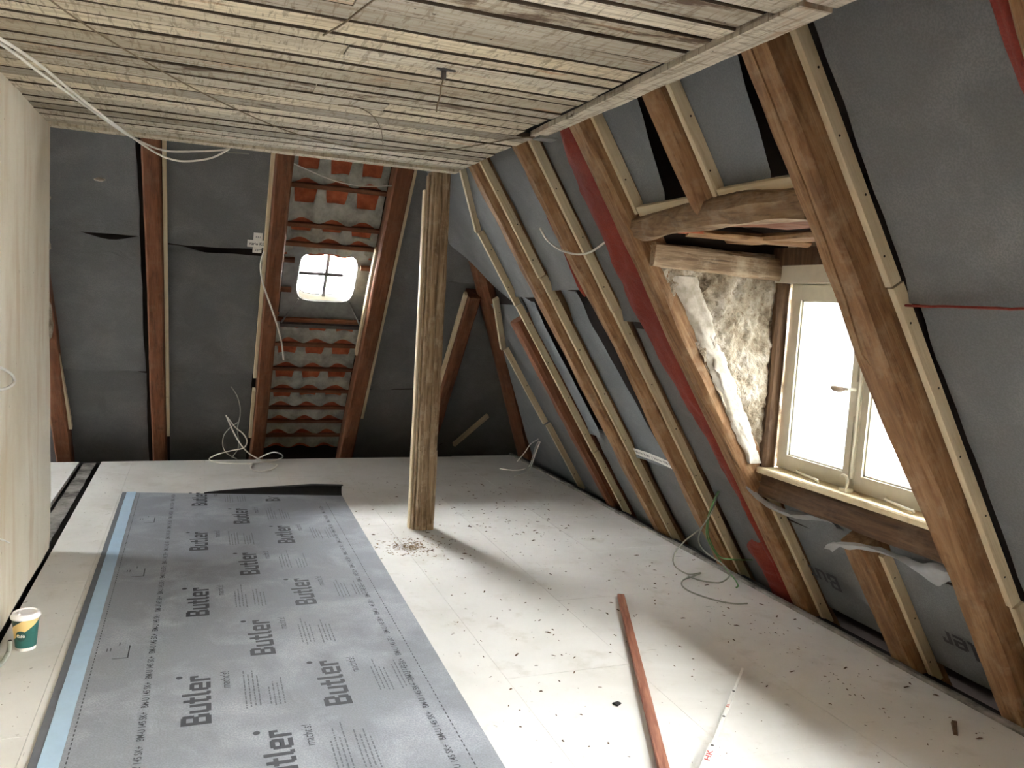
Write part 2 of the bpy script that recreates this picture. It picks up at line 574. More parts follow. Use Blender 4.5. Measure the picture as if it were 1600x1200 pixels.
# ================================================================== THE SETTING
# ---- floor: dark sub-floor with separate boards on it
floor = struct(MB().box(-3.2, 3.05, -1.6, 7.5, -0.16, -0.03).build('floor', M['gap_dark']))
rnd = random.Random(5)
def floor_panel(x0, x1, y0, y1):
    g = 0.0006
    dz = rnd.uniform(-0.0003, 0.0003)
    o = MB().box(x0 + g, x1 - g, y0 + g, y1 - g, -0.03, dz).build('floor_panel', M['floor'], floor)
    return o
seams = [-0.735, -0.5, 0.06, 0.615, 1.175, 1.735, 2.29, 2.90]
for i in range(len(seams) - 1):
    y = -1.6 + (0.75 if i % 2 else 0.0) - 1.5
    while y < 7.37:
        a, b = max(y, 0.7), min(y + 1.5, 7.37 + (0.12 if seams[i] > 2.2 else 0))
        if b - a > 0.02:
            floor_panel(seams[i], seams[i + 1], a, b)
        y += 1.5
for x0, x1 in ((-3.2, -2.1), (-2.1, -0.9)):
    for y0, y1 in ((2.0, 4.9), (4.9, 7.37)):
        floor_panel(x0, x1, y0, y1)
# the footprint of the removed partition: dusty strip between two dark joints
def t_strip():
    t = NT('dusty_screed_strip', 0.95)
    a = t.noise(t.coords((1, 1, 1), loc_random=False), 5, 6, 0.7)
    t.color(t.ramp(a, [(0.35, lin(64, 60, 56)), (0.5, lin(120, 116, 110)), (0.7, lin(156, 152, 146))]))
    t.bump(a, 0.6, 0.02)
    return t.m
M['screed'] = t_strip()
bm = MB()
ny = 40
for i in range(ny + 1):
    y = 4.9 + (7.37 - 4.9) * i / ny
    bm.v += [V(-0.868 + 0.006 * nz(y * 5), y, -0.012 + 0.006 * nz(y * 3, 2)), V(-0.775 + 0.006 * nz(y * 6, 7), y, -0.012 + 0.006 * nz(y * 3, 4))]
for i in range(ny):
    bm.f.append((2 * i, 2 * i + 1, 2 * i + 3, 2 * i + 2))
bm.build('screed_strip', M['screed'], floor)
# weathered edge board where the floor meets the right-hand eaves
trim = struct(mesh_obj('trim_1', *beam_mesh(9.0, 0.035, 0.03, seed=3, rough=0.003, wob=0.004, cham=0.004), M['screed'], None,
       frame(V(2.921, -1.55, 0.012), V(1, 0, 0), V(0, 0, -1), V(0, 1, 0)), 40), 'grey dusty edge strip along the floor at the right eaves')
# ---- left wall: plastered partition that breaks off towards the end slope
bm = MB()
NY, NZ = 60, 28
def wall_end(z):
    return 4.945 + 0.010 * nz(z * 9, 3.3) + 0.008 * nz(z * 23, 1.3)
def wall_sheet(xface, sgn):
    b = len(bm.v)
    for j in range(NZ + 1):
        z = 0.014 + (CEIL + 0.02 - 0.014) * j / NZ
        for i in range(NY + 1):
            t = i / NY
            y = 2.3 + (wall_end(z) - 2.3) * (1 - (1 - t) ** 1.3)
            x = xface + sgn * (0.006 * nz(y * 1.1, z * 1.1) + 0.003 * nz(y * 4, z * 4, 2))
            if j == 0:
                x -= sgn * 0.006
            bm.v.append(V(x, y, z + (0.008 * nz(y * 5, 4) if j == 0 else 0)))
    for j in range(NZ):
        for i in range(NY):
            k = b + j * (NY + 1) + i
            bm.f.append((k, k + 1, k + NY + 2, k + NY + 1))
    return b
b0 = wall_sheet(-0.745, 1)
b1 = wall_sheet(-0.875, -1)
for j in range(NZ):                                   # broken end face
    k0, k1 = b0 + j * (NY + 1) + NY, b1 + j * (NY + 1) + NY
    bm.f.append((k0, k0 + NY + 1, k1 + NY + 1, k1))
for i in range(NY):                                   # underside
    bm.f.append((b0 + i, b1 + i, b1 + i + 1, b0 + i + 1))
wall_left = struct(bm.build('wall_left', M['plaster'], None, None, 60))
struct(MB().box(-0.87, -0.765, -1.6, 4.93, -0.03, 0.012).build('baseboard_left', M['dark']), 'dark recessed joint under the plastered wall')
# lump of clay plaster left on the wall's broken end
def blob(name, mat, c, r, seed, parent=None, amp=0.35):
    bmm = bmesh.new()
    bmesh.ops.create_icosphere(bmm, subdivisions=3, radius=1.0)
    for v in bmm.verts:
        k = 1 + amp * nz(v.co.x * 1.7 + seed, v.co.y * 1.7, v.co.z * 1.7) + amp * 0.5 * nz(v.co.x * 5 + seed, v.co.y * 5, v.co.z * 5)
        v.co = V(v.co.x * r[0] * k, v.co.y * r[1] * k, v.co.z * r[2] * k)
    me = bpy.data.meshes.new(name)
    bmm.to_mesh(me)
    bmm.free()
    me.materials.append(mat)
    return link(name, me, parent, Matrix.Translation(c), 70)
blob('plaster_lump', M['rough_plaster'], V(-0.775, 4.965, 1.245), (0.04, 0.045, 0.14), 2.0, wall_left, 0.3)
blob('plaster_crumb', M['rough_plaster'], V(-0.765, 4.95, 1.91), (0.02, 0.016, 0.022), 5.0, wall_left)
blob('plaster_crumb', M['rough_plaster'], V(-0.76, 4.95, 1.66), (0.018, 0.016, 0.03), 9.0, wall_left)

# ---- unseen walls that close the room; the two dark ones cut bounced light
struct(MB().box(-3.2, 3.4, -1.75, -1.6, -0.16, 3.2).build('wall_front', M['dark_wood']))
struct(MB().box(-0.87, -0.75, -1.6, 2.3, -0.03, CEIL + 0.02).build('wall_left_unseen_dark', M['dark_wood']))  # unseen stretch of wall, made dark to cut bounced light
LY0, LY1, LZ0, LZ1 = 5.5, 6.4, 1.05, 1.95          # unseen window added beyond the partition to light the end slope
mb = MB()
mb.box(-3.32, -3.2, -1.72, LY0, -0.16, 3.2); mb.box(-3.32, -3.2, LY1, 9.0, -0.16, 3.2)
mb.box(-3.32, -3.2, LY0, LY1, -0.16, LZ0); mb.box(-3.32, -3.2, LY0, LY1, LZ1, 3.2)
struct(mb.build('wall_far_left', M['plaster']))
w4 = struct(empty('fill_window_4', V(-3.26, (LY0 + LY1) / 2, LZ0)), 'unseen window added for fill light beyond the plastered wall')
mb = MB()
for y0, y1, z0, z1 in ((LY0, LY0 + 0.06, LZ0, LZ1), (LY1 - 0.06, LY1, LZ0, LZ1), (LY0, LY1, LZ0, LZ0 + 0.06), (LY0, LY1, LZ1 - 0.06, LZ1), (5.92, 5.98, LZ0, LZ1)):
    mb.box(-3.29, -3.23, y0, y1, z0, z1)
mb.build('frame', M['white_paint'], w4)
MB().box(-3.262, -3.258, LY0 + 0.05, 5.93, LZ0 + 0.05, LZ1 - 0.05).build('pane', M['glass_roof'], w4)
MB().box(-3.262, -3.258, 5.97, LY1 - 0.05, LZ0 + 0.05, LZ1 - 0.05).build('pane', M['glass_roof'], w4)

# ---- outer roof shells (boards behind everything)
def slab(mb, pts, n, th):
    a = [Vector(p) for p in pts]
    mb.hexa(a + [p + n * th for p in a])
mb = MB()
P0 = 0.27
ylo, yhi = -1.7, 8.9
def rq(y0, y1, z0, z1):
    slab(mb, [RT(y0, z0, P0), RT(y1, z0, P0), RT(y1, z1, P0), RT(y0, z1, P0)], NR, 0.05)
RZ0, RZ1 = 0.55, 1.85                                 # two unseen roof windows added beside and behind the viewpoint for fill light
FILL_ROOFWIN = ((-1.5, -0.4), (-0.25, 1.08))
rq(ylo, -1.5, -0.5, 3.1); rq(-0.4, -0.25, -0.5, 3.1); rq(1.08, 2.10, -0.5, 3.1)
for a_, b_ in FILL_ROOFWIN:
    rq(a_, b_, -0.5, RZ0); rq(a_, b_, RZ1, 3.1)
rq(3.36, yhi, -0.5, 3.1); rq(2.10, 3.36, -0.5, 0.42); rq(2.10, 3.36, 1.86, 3.1)
wall_right = struct(mb.build('wall_right', M['dark']))
H3 = (RZ1 - RZ0) * math.hypot(1, KR)
for nm_, (a_, b_) in zip(('fill_window_3', 'fill_window_5'), FILL_ROOFWIN):
    w3 = struct(empty(nm_, RT((a_ + b_) / 2, RZ0, P0)), 'roof window added for fill light in the window slope, out of view')
    F3 = FR_R(RT((a_ + b_) / 2, RZ0, P0))
    hw_ = (b_ - a_) / 2
    mb = MB()
    for x0, x1, z0, z1 in ((-hw_, -hw_ + 0.06, 0, H3), (hw_ - 0.06, hw_, 0, H3), (-hw_ + 0.06, hw_ - 0.06, 0, 0.06), (-hw_ + 0.06, hw_ - 0.06, H3 - 0.06, H3)):
        mb.box(x0, x1, -0.02, 0.06, z0, z1)
    mb.build('frame', M['white_paint'], w3, F3)
    MB().box(-hw_ + 0.05, hw_ - 0.05, 0.03, 0.034, 0.05, H3 - 0.05).build('pane', M['glass_roof'], w3, F3)
mb = MB()
def bq(x0, x1, z0, z1):
    slab(mb, [BK(x0, z0, P0), BK(x1, z0, P0), BK(x1, z1, P0), BK(x0, z1, P0)], NB, 0.05)
bq(-3.3, 0.66, -0.5, 3.1); bq(1.20, 4.0, -0.5, 3.1); bq(0.66, 1.20, -0.5, 1.24); bq(0.66, 1.20, 1.70, 3.1)
wall_back = struct(mb.build('wall_back', M['dark']))
struct(MB().box(-3.3, 3.6, -1.7, 7.6, 2.72, 2.80).build('ceiling_loft_boards', M['dark']))
struct(MB().box(-3.3, 4.2, -1.7, 9.0, -0.40, -0.34).build('floor_below', M['dark']))

# ---- ceiling: old laths nailed crosswise, an edge board along each side
ceiling = struct(MB().box(-0.86, 1.46, -1.6, 4.90, CEIL + 0.034, CEIL + 0.15).build('ceiling', M['gap_dark']))
ys = [-1.6, -1.42, -1.27, -1.1, -0.93, -0.78, -0.6, -0.45, -0.28, -0.13, 0.03, 0.17, 0.33, 0.48, 0.62, 0.78, 0.92, 1.06, 1.2, 1.32, 1.44, 1.56, 1.70, 1.834, 1.975, 2.085, 2.205, 2.335, 2.475, 2.612,
      2.70, 2.815, 2.913, 3.005, 3.155, 3.265, 3.395, 3.53, 3.665, 3.80, 3.93, 4.06, 4.20, 4.335, 4.465, 4.60, 4.73, 4.84]
grey_set = {2.335, 3.005, 3.665, 4.335}
stain_set = {2.085, 3.265, 1.834, 0.78}
rl = random.Random(11)
def lath(x0, x1, y0, y1, mat, zoff):
    n = max(6, int((x1 - x0) / 0.08))
    vs_, fs = [], []
    sd = rl.uniform(0, 50)
    th = 0.022
    xm, ym = (x0 + x1) / 2, (y0 + y1) / 2
    for i in range(n + 1):
        x = x0 + (x1 - x0) * i / n
        e0 = y0 + 0.003 * nz(x * 3, sd) + 0.0015 * nz(x * 14, sd)
        e1 = y1 + 0.003 * nz(x * 3, sd + 9) + 0.0015 * nz(x * 14, sd + 9)
        zz = zoff + 0.003 * nz(x * 2, sd + 20)
        for (y, z) in ((e0, zz + 0.003), (e0 + 0.003, zz), (e1 - 0.003, zz), (e1, zz + 0.003), (e1, zz + th), (e0, zz + th)):
            vs_.append((x - xm, y - ym, z))
    for i in range(n):
        for j in range(6):
            fs.append((i * 6 + j, (i + 1) * 6 + j, (i + 1) * 6 + (j + 1) % 6, i * 6 + (j + 1) % 6))
    fs.append(tuple(range(6)))
    fs.append(tuple(n * 6 + j for j in range(6))[::-1])
    o = mesh_obj('lath', vs_, fs, mat, ceiling, Matrix.Translation((xm, ym, CEIL)), 35)
    o.data.materials.append(M['shaded_edge'])             # sawn edges coloured dark so the gaps read as shaded
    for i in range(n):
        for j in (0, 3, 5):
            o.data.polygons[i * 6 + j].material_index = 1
for i in range(len(ys) - 1):
    y0, y1 = ys[i], ys[i + 1]
    m = M['lath_grey'] if y0 in grey_set else M['lath_stained'] if y0 in stain_set else M['lath']
    g0, g1 = rl.uniform(0.001, 0.003), rl.uniform(0.003, 0.008)
    if rl.random() < 0.4:
        g1 += 0.010
    xr = 1.365 + rl.uniform(-0.012, 0.012) if y0 < 3.55 else 1.46 + rl.uniform(-0.01, 0.005)
    if rl.random() < 0.35:
        xs = rl.uniform(0.0, 0.9)
        lath(-0.76, xs, y0 + g0, y1 - g1, m, rl.uniform(-0.004, 0.004))
        lath(xs + 0.003, xr, y0 + g0, y1 - g1, m, rl.uniform(-0.004, 0.004))
    else:
        lath(-0.76 + rl.uniform(-0.01, 0.01), xr, y0 + g0, y1 - g1, m, rl.uniform(-0.004, 0.004))
def lath_y(name, xa0, xb0, xa1, xb1, y0, y1, z, mat):     # board running into the room
    n = 40
    vs_, fs = [], []
    for i in range(n + 1):
        t = i / n
        y = y0 + (y1 - y0) * t
        xa = xa0 + (xa1 - xa0) * t + 0.004 * nz(y * 4, 2.2)
        xb = xb0 + (xb1 - xb0) * t + 0.008 * nz(y * 3, 8.2) + 0.004 * nz(y * 15, 1.2)
        for (x, zz) in ((xa, z), (xb, z), (xb, z + 0.024), (xa, z + 0.024)):
            vs_.append((y, -(x - 1.4), zz - CEIL))
    for i in range(n):
        for j in range(4):
            fs.append((i * 4 + j, i * 4 + (j + 1) % 4, (i + 1) * 4 + (j + 1) % 4, (i + 1) * 4 + j))
    fs.append((0, 1, 2, 3)); fs.append(tuple(n * 4 + j for j in (3, 2, 1, 0)))
    mesh_obj(name, vs_, fs, mat, ceiling, Matrix.Translation((1.4, 0, CEIL)) @ Matrix.Rotation(math.pi / 2, 4, 'Z'), 35)
lath_y('edge_board', 1.372, 1.475, 1.415, 1.480, 1.72, 3.60, CEIL - 0.008, M['lath'])
lath_y('edge_board', 1.370, 1.475, 1.372, 1.470, -0.2, 1.70, CEIL - 0.004, M['lath'])
lath_y('edge_board', 1.340, 1.470, 1.340, 1.475, -1.6, -0.21, CEIL - 0.004, M['lath'])
def lath_edge(x0, x1, y0, y1, z, mat):
    mbx = MB().box(-(x1 - x0) / 2, (x1 - x0) / 2, 0, y1 - y0, 0, 0.03)
    mbx.build('edge_board', mat, ceiling, Matrix.Translation(((x0 + x1) / 2, y0, z)))
lath_edge(-0.74, 0.32, 4.835, 4.925, CEIL - 0.012, M['lath'])
lath_edge(0.323, 1.45, 4.825, 4.915, CEIL - 0.014, M['lath'])
MB().box(-0.80, 1.44, 4.915, 4.94, CEIL + 0.005, CEIL + 0.13).build('fascia_board', M['lath_grey'], ceiling)
MB().box(1.462, 1.478, -1.6, 4.93, CEIL + 0.016, CEIL + 0.13).build('fascia_board', M['lath_grey'], ceiling)
# lath of the neighbouring ceiling bay, left of the partition
MB().box(-3.2, -0.88, -1.6, 4.9, CEIL + 0.03, CEIL + 0.06).build('ceiling_panel', M['plaster'], ceiling)

# ---- dormer window (window_1)
win = struct(empty('window_1', V(2.66, 2.70, 0.78)), 'cream two-leaf dormer window')
WX = 2.66
mb = MB()
mb.box(WX, WX + 0.09, 3.155, 3.205, 0.775, 1.70)
mb.box(WX, WX + 0.09, 2.195, 2.245, 0.775, 1.70)
mb.box(WX, WX + 0.09, 2.245, 3.155, 1.655, 1.70)
mb.box(WX, WX + 0.09, 2.245, 3.155, 0.775, 0.805)
mb.build('frame', M['white_paint'], win)
def casement(y0, y1, z0, z1, side):
    c = empty('casement', V(WX - 0.012, (y0 + y1) / 2, z0))
    c.parent = win
    c.matrix_parent_inverse = world_of(win).inverted()
    x0, x1, b = WX - 0.014, WX + 0.035, 0.048
    bl = 0.04
    MB().box(x0, x1, y0, y0 + bl, z0, z1).build('stile', M['white_paint'], c)
    MB().box(x0, x1, y1 - bl, y1, z0, z1).build('stile', M['white_paint'], c)
    MB().box(x0, x1, y0 + bl, y1 - bl, z0, z0 + b).build('rail', M['white_paint'], c)
    MB().box(x0, x1, y0 + bl, y1 - bl, z1 - b - 0.02, z1).build('rail', M['white_paint'], c)
    bead = MB()
    for (a0, a1, e0, e1) in ((y0 + bl, y0 + bl + 0.008, z0 + b, z1 - b), (y1 - bl - 0.008, y1 - bl, z0 + b, z1 - b), (y0 + bl, y1 - bl, z0 + b, z0 + b + 0.008), (y0 + bl, y1 - bl, z1 - b - 0.028, z1 - b - 0.02)):
        bead.box(x0 + 0.012, x1 + 0.004, a0, a1, e0, e1)
    bead.build('glazing_bead', M['white_paint'], c)
    MB().box(WX + 0.012, WX + 0.016, y0 + bl - 0.005, y1 - bl + 0.005, z0 + b - 0.005, z1 - b).build('pane', M['glass_dimmed'], c)
    return c
casement(2.715, 3.16, 0.80, 1.66, 1)
casement(2.24, 2.685, 0.80, 1.66, 0)
# meeting post with its beads, espagnolette rod, handle and keeper
mb = MB()
mb.box(WX - 0.022, WX + 0.045, 2.682, 2.718, 0.80, 1.66)
mb.build('meeting_post', M['white_paint'], win)
MB().tube([(WX - 0.027, 2.690, 0.83), (WX - 0.027, 2.690, 1.62)], 0.007, 8).build('bolt_rod', M['white_paint'], win, None, 40)
MB().tube([(WX - 0.026, 2.708, 0.83), (WX - 0.026, 2.708, 1.62)], 0.004, 6).build('cover_bead', M['white_paint'], win, None, 40)
h = MB().box(WX - 0.034, WX - 0.012, 2.690, 2.712, 1.10, 1.25)
h.tube([(WX - 0.03, 2.702, 1.215), (WX - 0.065, 2.715, 1.215), (WX - 0.07, 2.74, 1.215)], 0.007, 8)
h.build('handle_plate', M['white_paint'], win, None, 40)
vs_, fs = lathe([(0.0, -0.009), (0.02, -0.008), (0.03, -0.003), (0.03, 0.003), (0.02, 0.008), (0.0, 0.009)], 20)
mesh_obj('handle', vs_, fs, M['knob'], win, Matrix.Translation((WX - 0.075, 2.765, 1.213)) @ Matrix.Rotation(0.15, 4, 'X') @ Matrix.Rotation(-0.5, 4, 'Y') @ Matrix.Diagonal((0.7, 1.25, 1.1, 1)), 60)
k = MB()
k.tube(spline([(WX - 0.03, 2.735, 0.835), (WX - 0.04, 2.72, 0.84), (WX - 0.04, 2.70, 0.835), (WX - 0.04, 2.693, 0.815), (WX - 0.045, 2.692, 0.785)]), 0.007, 7)
k.box(WX - 0.062, WX - 0.02, 2.675, 2.712, 0.772, 0.787)
k.build('bolt_keeper', M['white_paint'], win, None, 40)
# head board and sill
MB().box(WX - 0.085, WX + 0.10, 2.16, 3.235, 1.668, 1.748).build('head_board', M['white_paint'], win)
def t_sill():
    t = NT('dusty_cream_sill', 0.6)
    a = t.noise(t.coords((1, 1, 1), loc_random=False), 7, 7, 0.7)
    col = t.ramp(a, [(0.42, lin(226, 214, 182)), (0.56, lin(216, 200, 164)), (0.7, lin(166, 140, 104))])
    t.color(col)
    return t.m
M['sill'] = t_sill()
sill = mesh_obj('window_sill', *beam_mesh(1.12, 0.135, 0.03, seed=4, rough=0.001, wob=0.0, cham=0.006, step=0.1), M['sill'], win,
                frame(V(2.628, 2.13, 0.772), V(-1, 0, 0), V(0, 0, -1), V(0, 1, 0)), 40)
for yy, ang in ((2.93, 0.05), (2.40, -0.04)):           # casement stays lying on the sill
    MB().tube(spline([(2.632, yy + 0.09, 0.778), (2.63, yy + 0.085, 0.795), (2.622, yy + 0.07, 0.79), (2.605 + ang * 0.1, yy - 0.06, 0.786), (2.603, yy - 0.075, 0.786), (2.603, yy - 0.08, 0.776)]), 0.0055, 7).build('casement_stay', M['white_paint'], win, None, 40)

# ---- dormer: posts, beams, cheeks, roof
dorm = struct(empty('wall_dormer', V(2.4, 2.7, 0.7)), 'dormer cheeks, boards and beams round the window')
def cheek(name, yface, sgn, mat, seed, amp):
    nx, nzv = 90, 110
    vs_, fs = [], []
    for j in range(nzv + 1):
        z = 0.62 + (1.80 - 0.62) * j / nzv
        xa = 2.96 - KR * z + 0.07
        for i in range(nx + 1):
            x = xa + (2.72 - xa) * i / nx
            d = amp * (0.9 * nz(x * 5 + seed, z * 5, 1) + 0.6 * nz(x * 13 + seed, z * 13, 2) + 0.45 * nz(x * 34, z * 34, seed) + 0.2 * nz(x * 70, z * 70, seed))
            vs_.append((x, yface + sgn * d, z))
    for j in range(nzv):
        for i in range(nx):
            k_ = j * (nx + 1) + i
            fs.append((k_, k_ + 1, k_ + nx + 2, k_ + nx + 1))
    return mesh_obj(name, vs_, fs, mat, dorm, None, 80)
cheek('cheek_plaster', 3.228, 1, M['rough_plaster'], 3.0, 0.026)
cheek('cheek_plaster', 2.10, -1, M['rough_plaster'], 8.0, 0.008)
for ya, yb in ((3.262, 3.34), (2.03, 2.08)):
    pr_ = [(2.96 + 0.09 - KR * 0.45, 0.45), (2.74, 0.45), (2.74, 1.86), (1.96 + 0.02, 2.02), (2.96 + 0.09 - KR * 1.80, 1.80)]
    n_ = len(pr_)
    mesh_obj('cheek_boarding', [(x, ya, z) for x, z in pr_] + [(x, yb, z) for x, z in pr_],
             [tuple(range(n_)), tuple(range(2 * n_ - 1, n_ - 1, -1))] + [(i, i + n_, (i + 1) % n_ + n_, (i + 1) % n_) for i in range(n_)], M['dark'], dorm)
# whitewashed band of plaster running down beside the rafter
vs_, fs = [], []
nb_, nw_ = 90, 12
for j in range(nb_ + 1):
    t = j / nb_
    z = 1.665 - t * (1.665 - 0.79)
    xc = 2.06 + (2.545 - 2.06) * t ** 0.98
    hw = 0.075 - 0.034 * t
    for i in range(nw_ + 1):
        s = -1 + 2 * i / nw_
        e = 0.016 * nz(z * 9, s * 2, 3) + 0.014 * nz(z * 22, i * 0.3, 5) + 0.008 * nz(z * 60, i * 0.5, 6)
        y = 3.226 - 0.016 * (1 - abs(s) ** 3) + 0.006 * nz(z * 9, s * 2, 9) + 0.002 * nz(z * 30, s * 6, 2)
        vs_.append((xc + s * hw + e, y, z))
for j in range(nb_):
    for i in range(nw_):
        k_ = j * (nw_ + 1) + i
        fs.append((k_, k_ + 1, k_ + nw_ + 2, k_ + nw_ + 1))
mesh_obj('plaster_band', vs_, fs, M['smooth_plaster'], dorm, None, 80)
# dark post between plaster and window
beam_between('jamb_post', (2.618, 3.200, 0.76), (2.618, 3.200, 1.70), (0, 1, 0), 0.075, 0.09, M['dark_wood'], dorm, seed=12, rough=0.004, wob=0.004)
beam_between('jamb_post', (2.618, 2.19, 0.74), (2.618, 2.19, 1.70), (0, -1, 0), 0.075, 0.09, M['dark_wood'], dorm, seed=13, rough=0.004, wob=0.004)
beam_between('cheek_beam', (1.88, 3.185, 1.752), (2.59, 3.185, 1.726), (0, 1, 0), 0.105, 0.10, M['old_grey'], dorm, seed=21, rough=0.007, wob=0.008)
beam_between('cheek_beam', (1.88, 2.15, 1.752), (2.59, 2.15, 1.726), (0, -1, 0), 0.105, 0.08, M['old_grey'], dorm, seed=22, rough=0.007, wob=0.008)
beam_between('dormer_joist', (1.985, 3.06, 1.885), (2.05, 2.12, 1.825), (0.3, 0, 1), 0.11, 0.06, M['rafter_red'], dorm, seed=24, rough=0.004)
beam_between('dormer_plank', (2.00, 3.13, 1.842), (2.47, 2.90, 1.815), (0, 0, 1), 0.12, 0.03, M['rafter'], dorm, seed=25, rough=0.006)
beam_between('dormer_plank', (2.33, 3.2, 1.83), (2.36, 2.12, 1.83), (0, 0, 1), 0.17, 0.03, M['rafter'], dorm, seed=26, rough=0.004)
beam_between('dormer_plank', (2.15, 2.75, 1.86), (2.2, 2.12, 1.86), (0, 0, 1), 0.2, 0.03, M['rafter_red'], dorm, seed=27, rough=0.004)
MB().box(2.56, 2.64, 2.14, 3.24, 1.748, 1.83).build('head_plate', M['dark_wood'], dorm)
mb = MB(); mb.hexa([V(1.95, 3.17, 1.85), V(2.07, 3.17, 1.85), V(2.07, 3.05, 1.845), V(1.95, 3.05, 1.845), V(1.95, 3.17, 1.875), V(2.07, 3.17, 1.88), V(2.07, 3.05, 1.875), V(1.95, 3.05, 1.87)])
mb.build('roof_tile', M['tile'], dorm)
mb = MB(); mb.hexa([V(1.955, 2.0, 1.975), V(1.955, 3.37, 1.975), V(2.95, 3.37, 1.84), V(2.95, 2.0, 1.84), V(1.93, 2.0, 2.10), V(1.93, 3.37, 2.10), V(2.95, 3.37, 1.91), V(2.95, 2.0, 1.91)])
mb.build('dormer_roof', M['dark'], dorm)
MB().box(2.66, 2.78, 2.03, 3.34, 1.70, 1.90).build('dormer_fascia', M['white_paint'], dorm)
# plate under the sill, apron behind it
plate = beam_between('sill_plate', (2.590, 3.24, 0.742), (2.590, 2.12, 0.742), (1, 0, -0.25), 0.115, 0.085, M['dark_wood'], dorm, seed=31, rough=0.005, wob=0.006)
plate.location.z -= 0.058
MB().box(2.762, 2.98, 2.05, 3.36, 0.50, 0.776).box(2.70, 2.762, 2.05, 3.36, 0.715, 0.776).build('sill_apron', M['dark'], dorm)

# ---- skylight (window_2) in the tiled bay
sky = struct(empty('window_2', BK(0.93, 1.49, 0.2)), 'small cast-metal roof light with rounded corners')
SZ0, SZ1 = 1.305, 1.675
SL = math.hypot(1, KB)                                  # slope length per metre of height
OS = BK(0.93, (SZ0 + SZ1) / 2, 0.0)
SF = FR_B(OS)                                           # local x = across, y = outward, z = up the slope
hx, hz = 0.222, (SZ1 - SZ0) / 2 * SL
def rr(k_, n, ax, az, rad):
    a = 2 * math.pi * (k_ + 0.5) / n
    e = 0.42
    c, s = math.cos(a), math.sin(a)
    return ax * math.copysign(abs(c) ** e, c), az * math.copysign(abs(s) ** e, s)
N = 64
vs_, fs = [], []
ox, oz0, oz1 = 0.335, -0.46, 0.33
for k_ in range(N):
    x, z = rr(k_, N, hx, hz, 0.08)
    a = math.atan2(z, x)
    sc = min(ox / max(abs(x), 1e-6), (oz1 if z > 0 else -oz0) / max(abs(z), 1e-6))
    vs_ += [(x * sc, 0.195, z * sc), (x * 1.10, 0.192, z * 1.10), (x, 0.185, z), (x * 0.995, 0.275, z * 0.995 + 0.0)]
for k_ in range(N):
    n_ = (k_ + 1) % N
    for r_ in range(3):
        fs.append((k_ * 4 + r_, n_ * 4 + r_, n_ * 4 + r_ + 1, k_ * 4 + r_ + 1))
mesh_obj('casting', vs_, fs, M['zinc'], sky, SF, 50)
vs_, fs = [], []
for k_ in range(N):
    x, z = rr(k_, N, hx - 0.004, hz - 0.004, 0.08)
    vs_ += [(x, 0.20, z), (x * 0.97, 0.272, z * 0.97)]
for k_ in range(N):
    n_ = (k_ + 1) % N
    fs.append((k_ * 2, n_ * 2, n_ * 2 + 1, k_ * 2 + 1))
mesh_obj('reveal', vs_, fs, M['white_paint'], sky, SF, 50)
mesh_obj('pane', [(-hx, 0.268, -hz), (hx, 0.268, -hz), (hx, 0.268, hz), (-hx, 0.268, hz)], [(0, 1, 2, 3)], M['glass'], sky, SF)
MB().box(-0.013, 0.013, 0.24, 0.262, -hz, hz).build('glazing_bar', M['zinc'], sky, SF)
MB().box(-hx + 0.01, 0.13, 0.222, 0.238, -0.004, 0.018).build('stay_bar', M['metal'], sky, SF)
ring = [rr(k_, N, hx - 0.016, hz - 0.016, 0.08) for k_ in range(N)]
MB().tube([(x, 0.262, z) for x, z in ring + ring[:1]], 0.004, 5).build('gasket', M['metal'], sky, SF, 40)
tz = -0.455
MB().box(-0.325, 0.325, 0.135, 0.20, tz - 0.012, tz).build('tray', M['metal'], sky, SF)
MB().box(-0.325, 0.325, 0.131, 0.136, tz - 0.022, tz + 0.012).build('tray_lip', M['metal'], sky, SF)
for s in (-1, 1):
    MB().tube([(s * 0.2, 0.18, -hz + 0.02), (s * 0.318, 0.137, tz + 0.02)], 0.008, 6).build('strut', M['zinc'], sky, SF, 40)

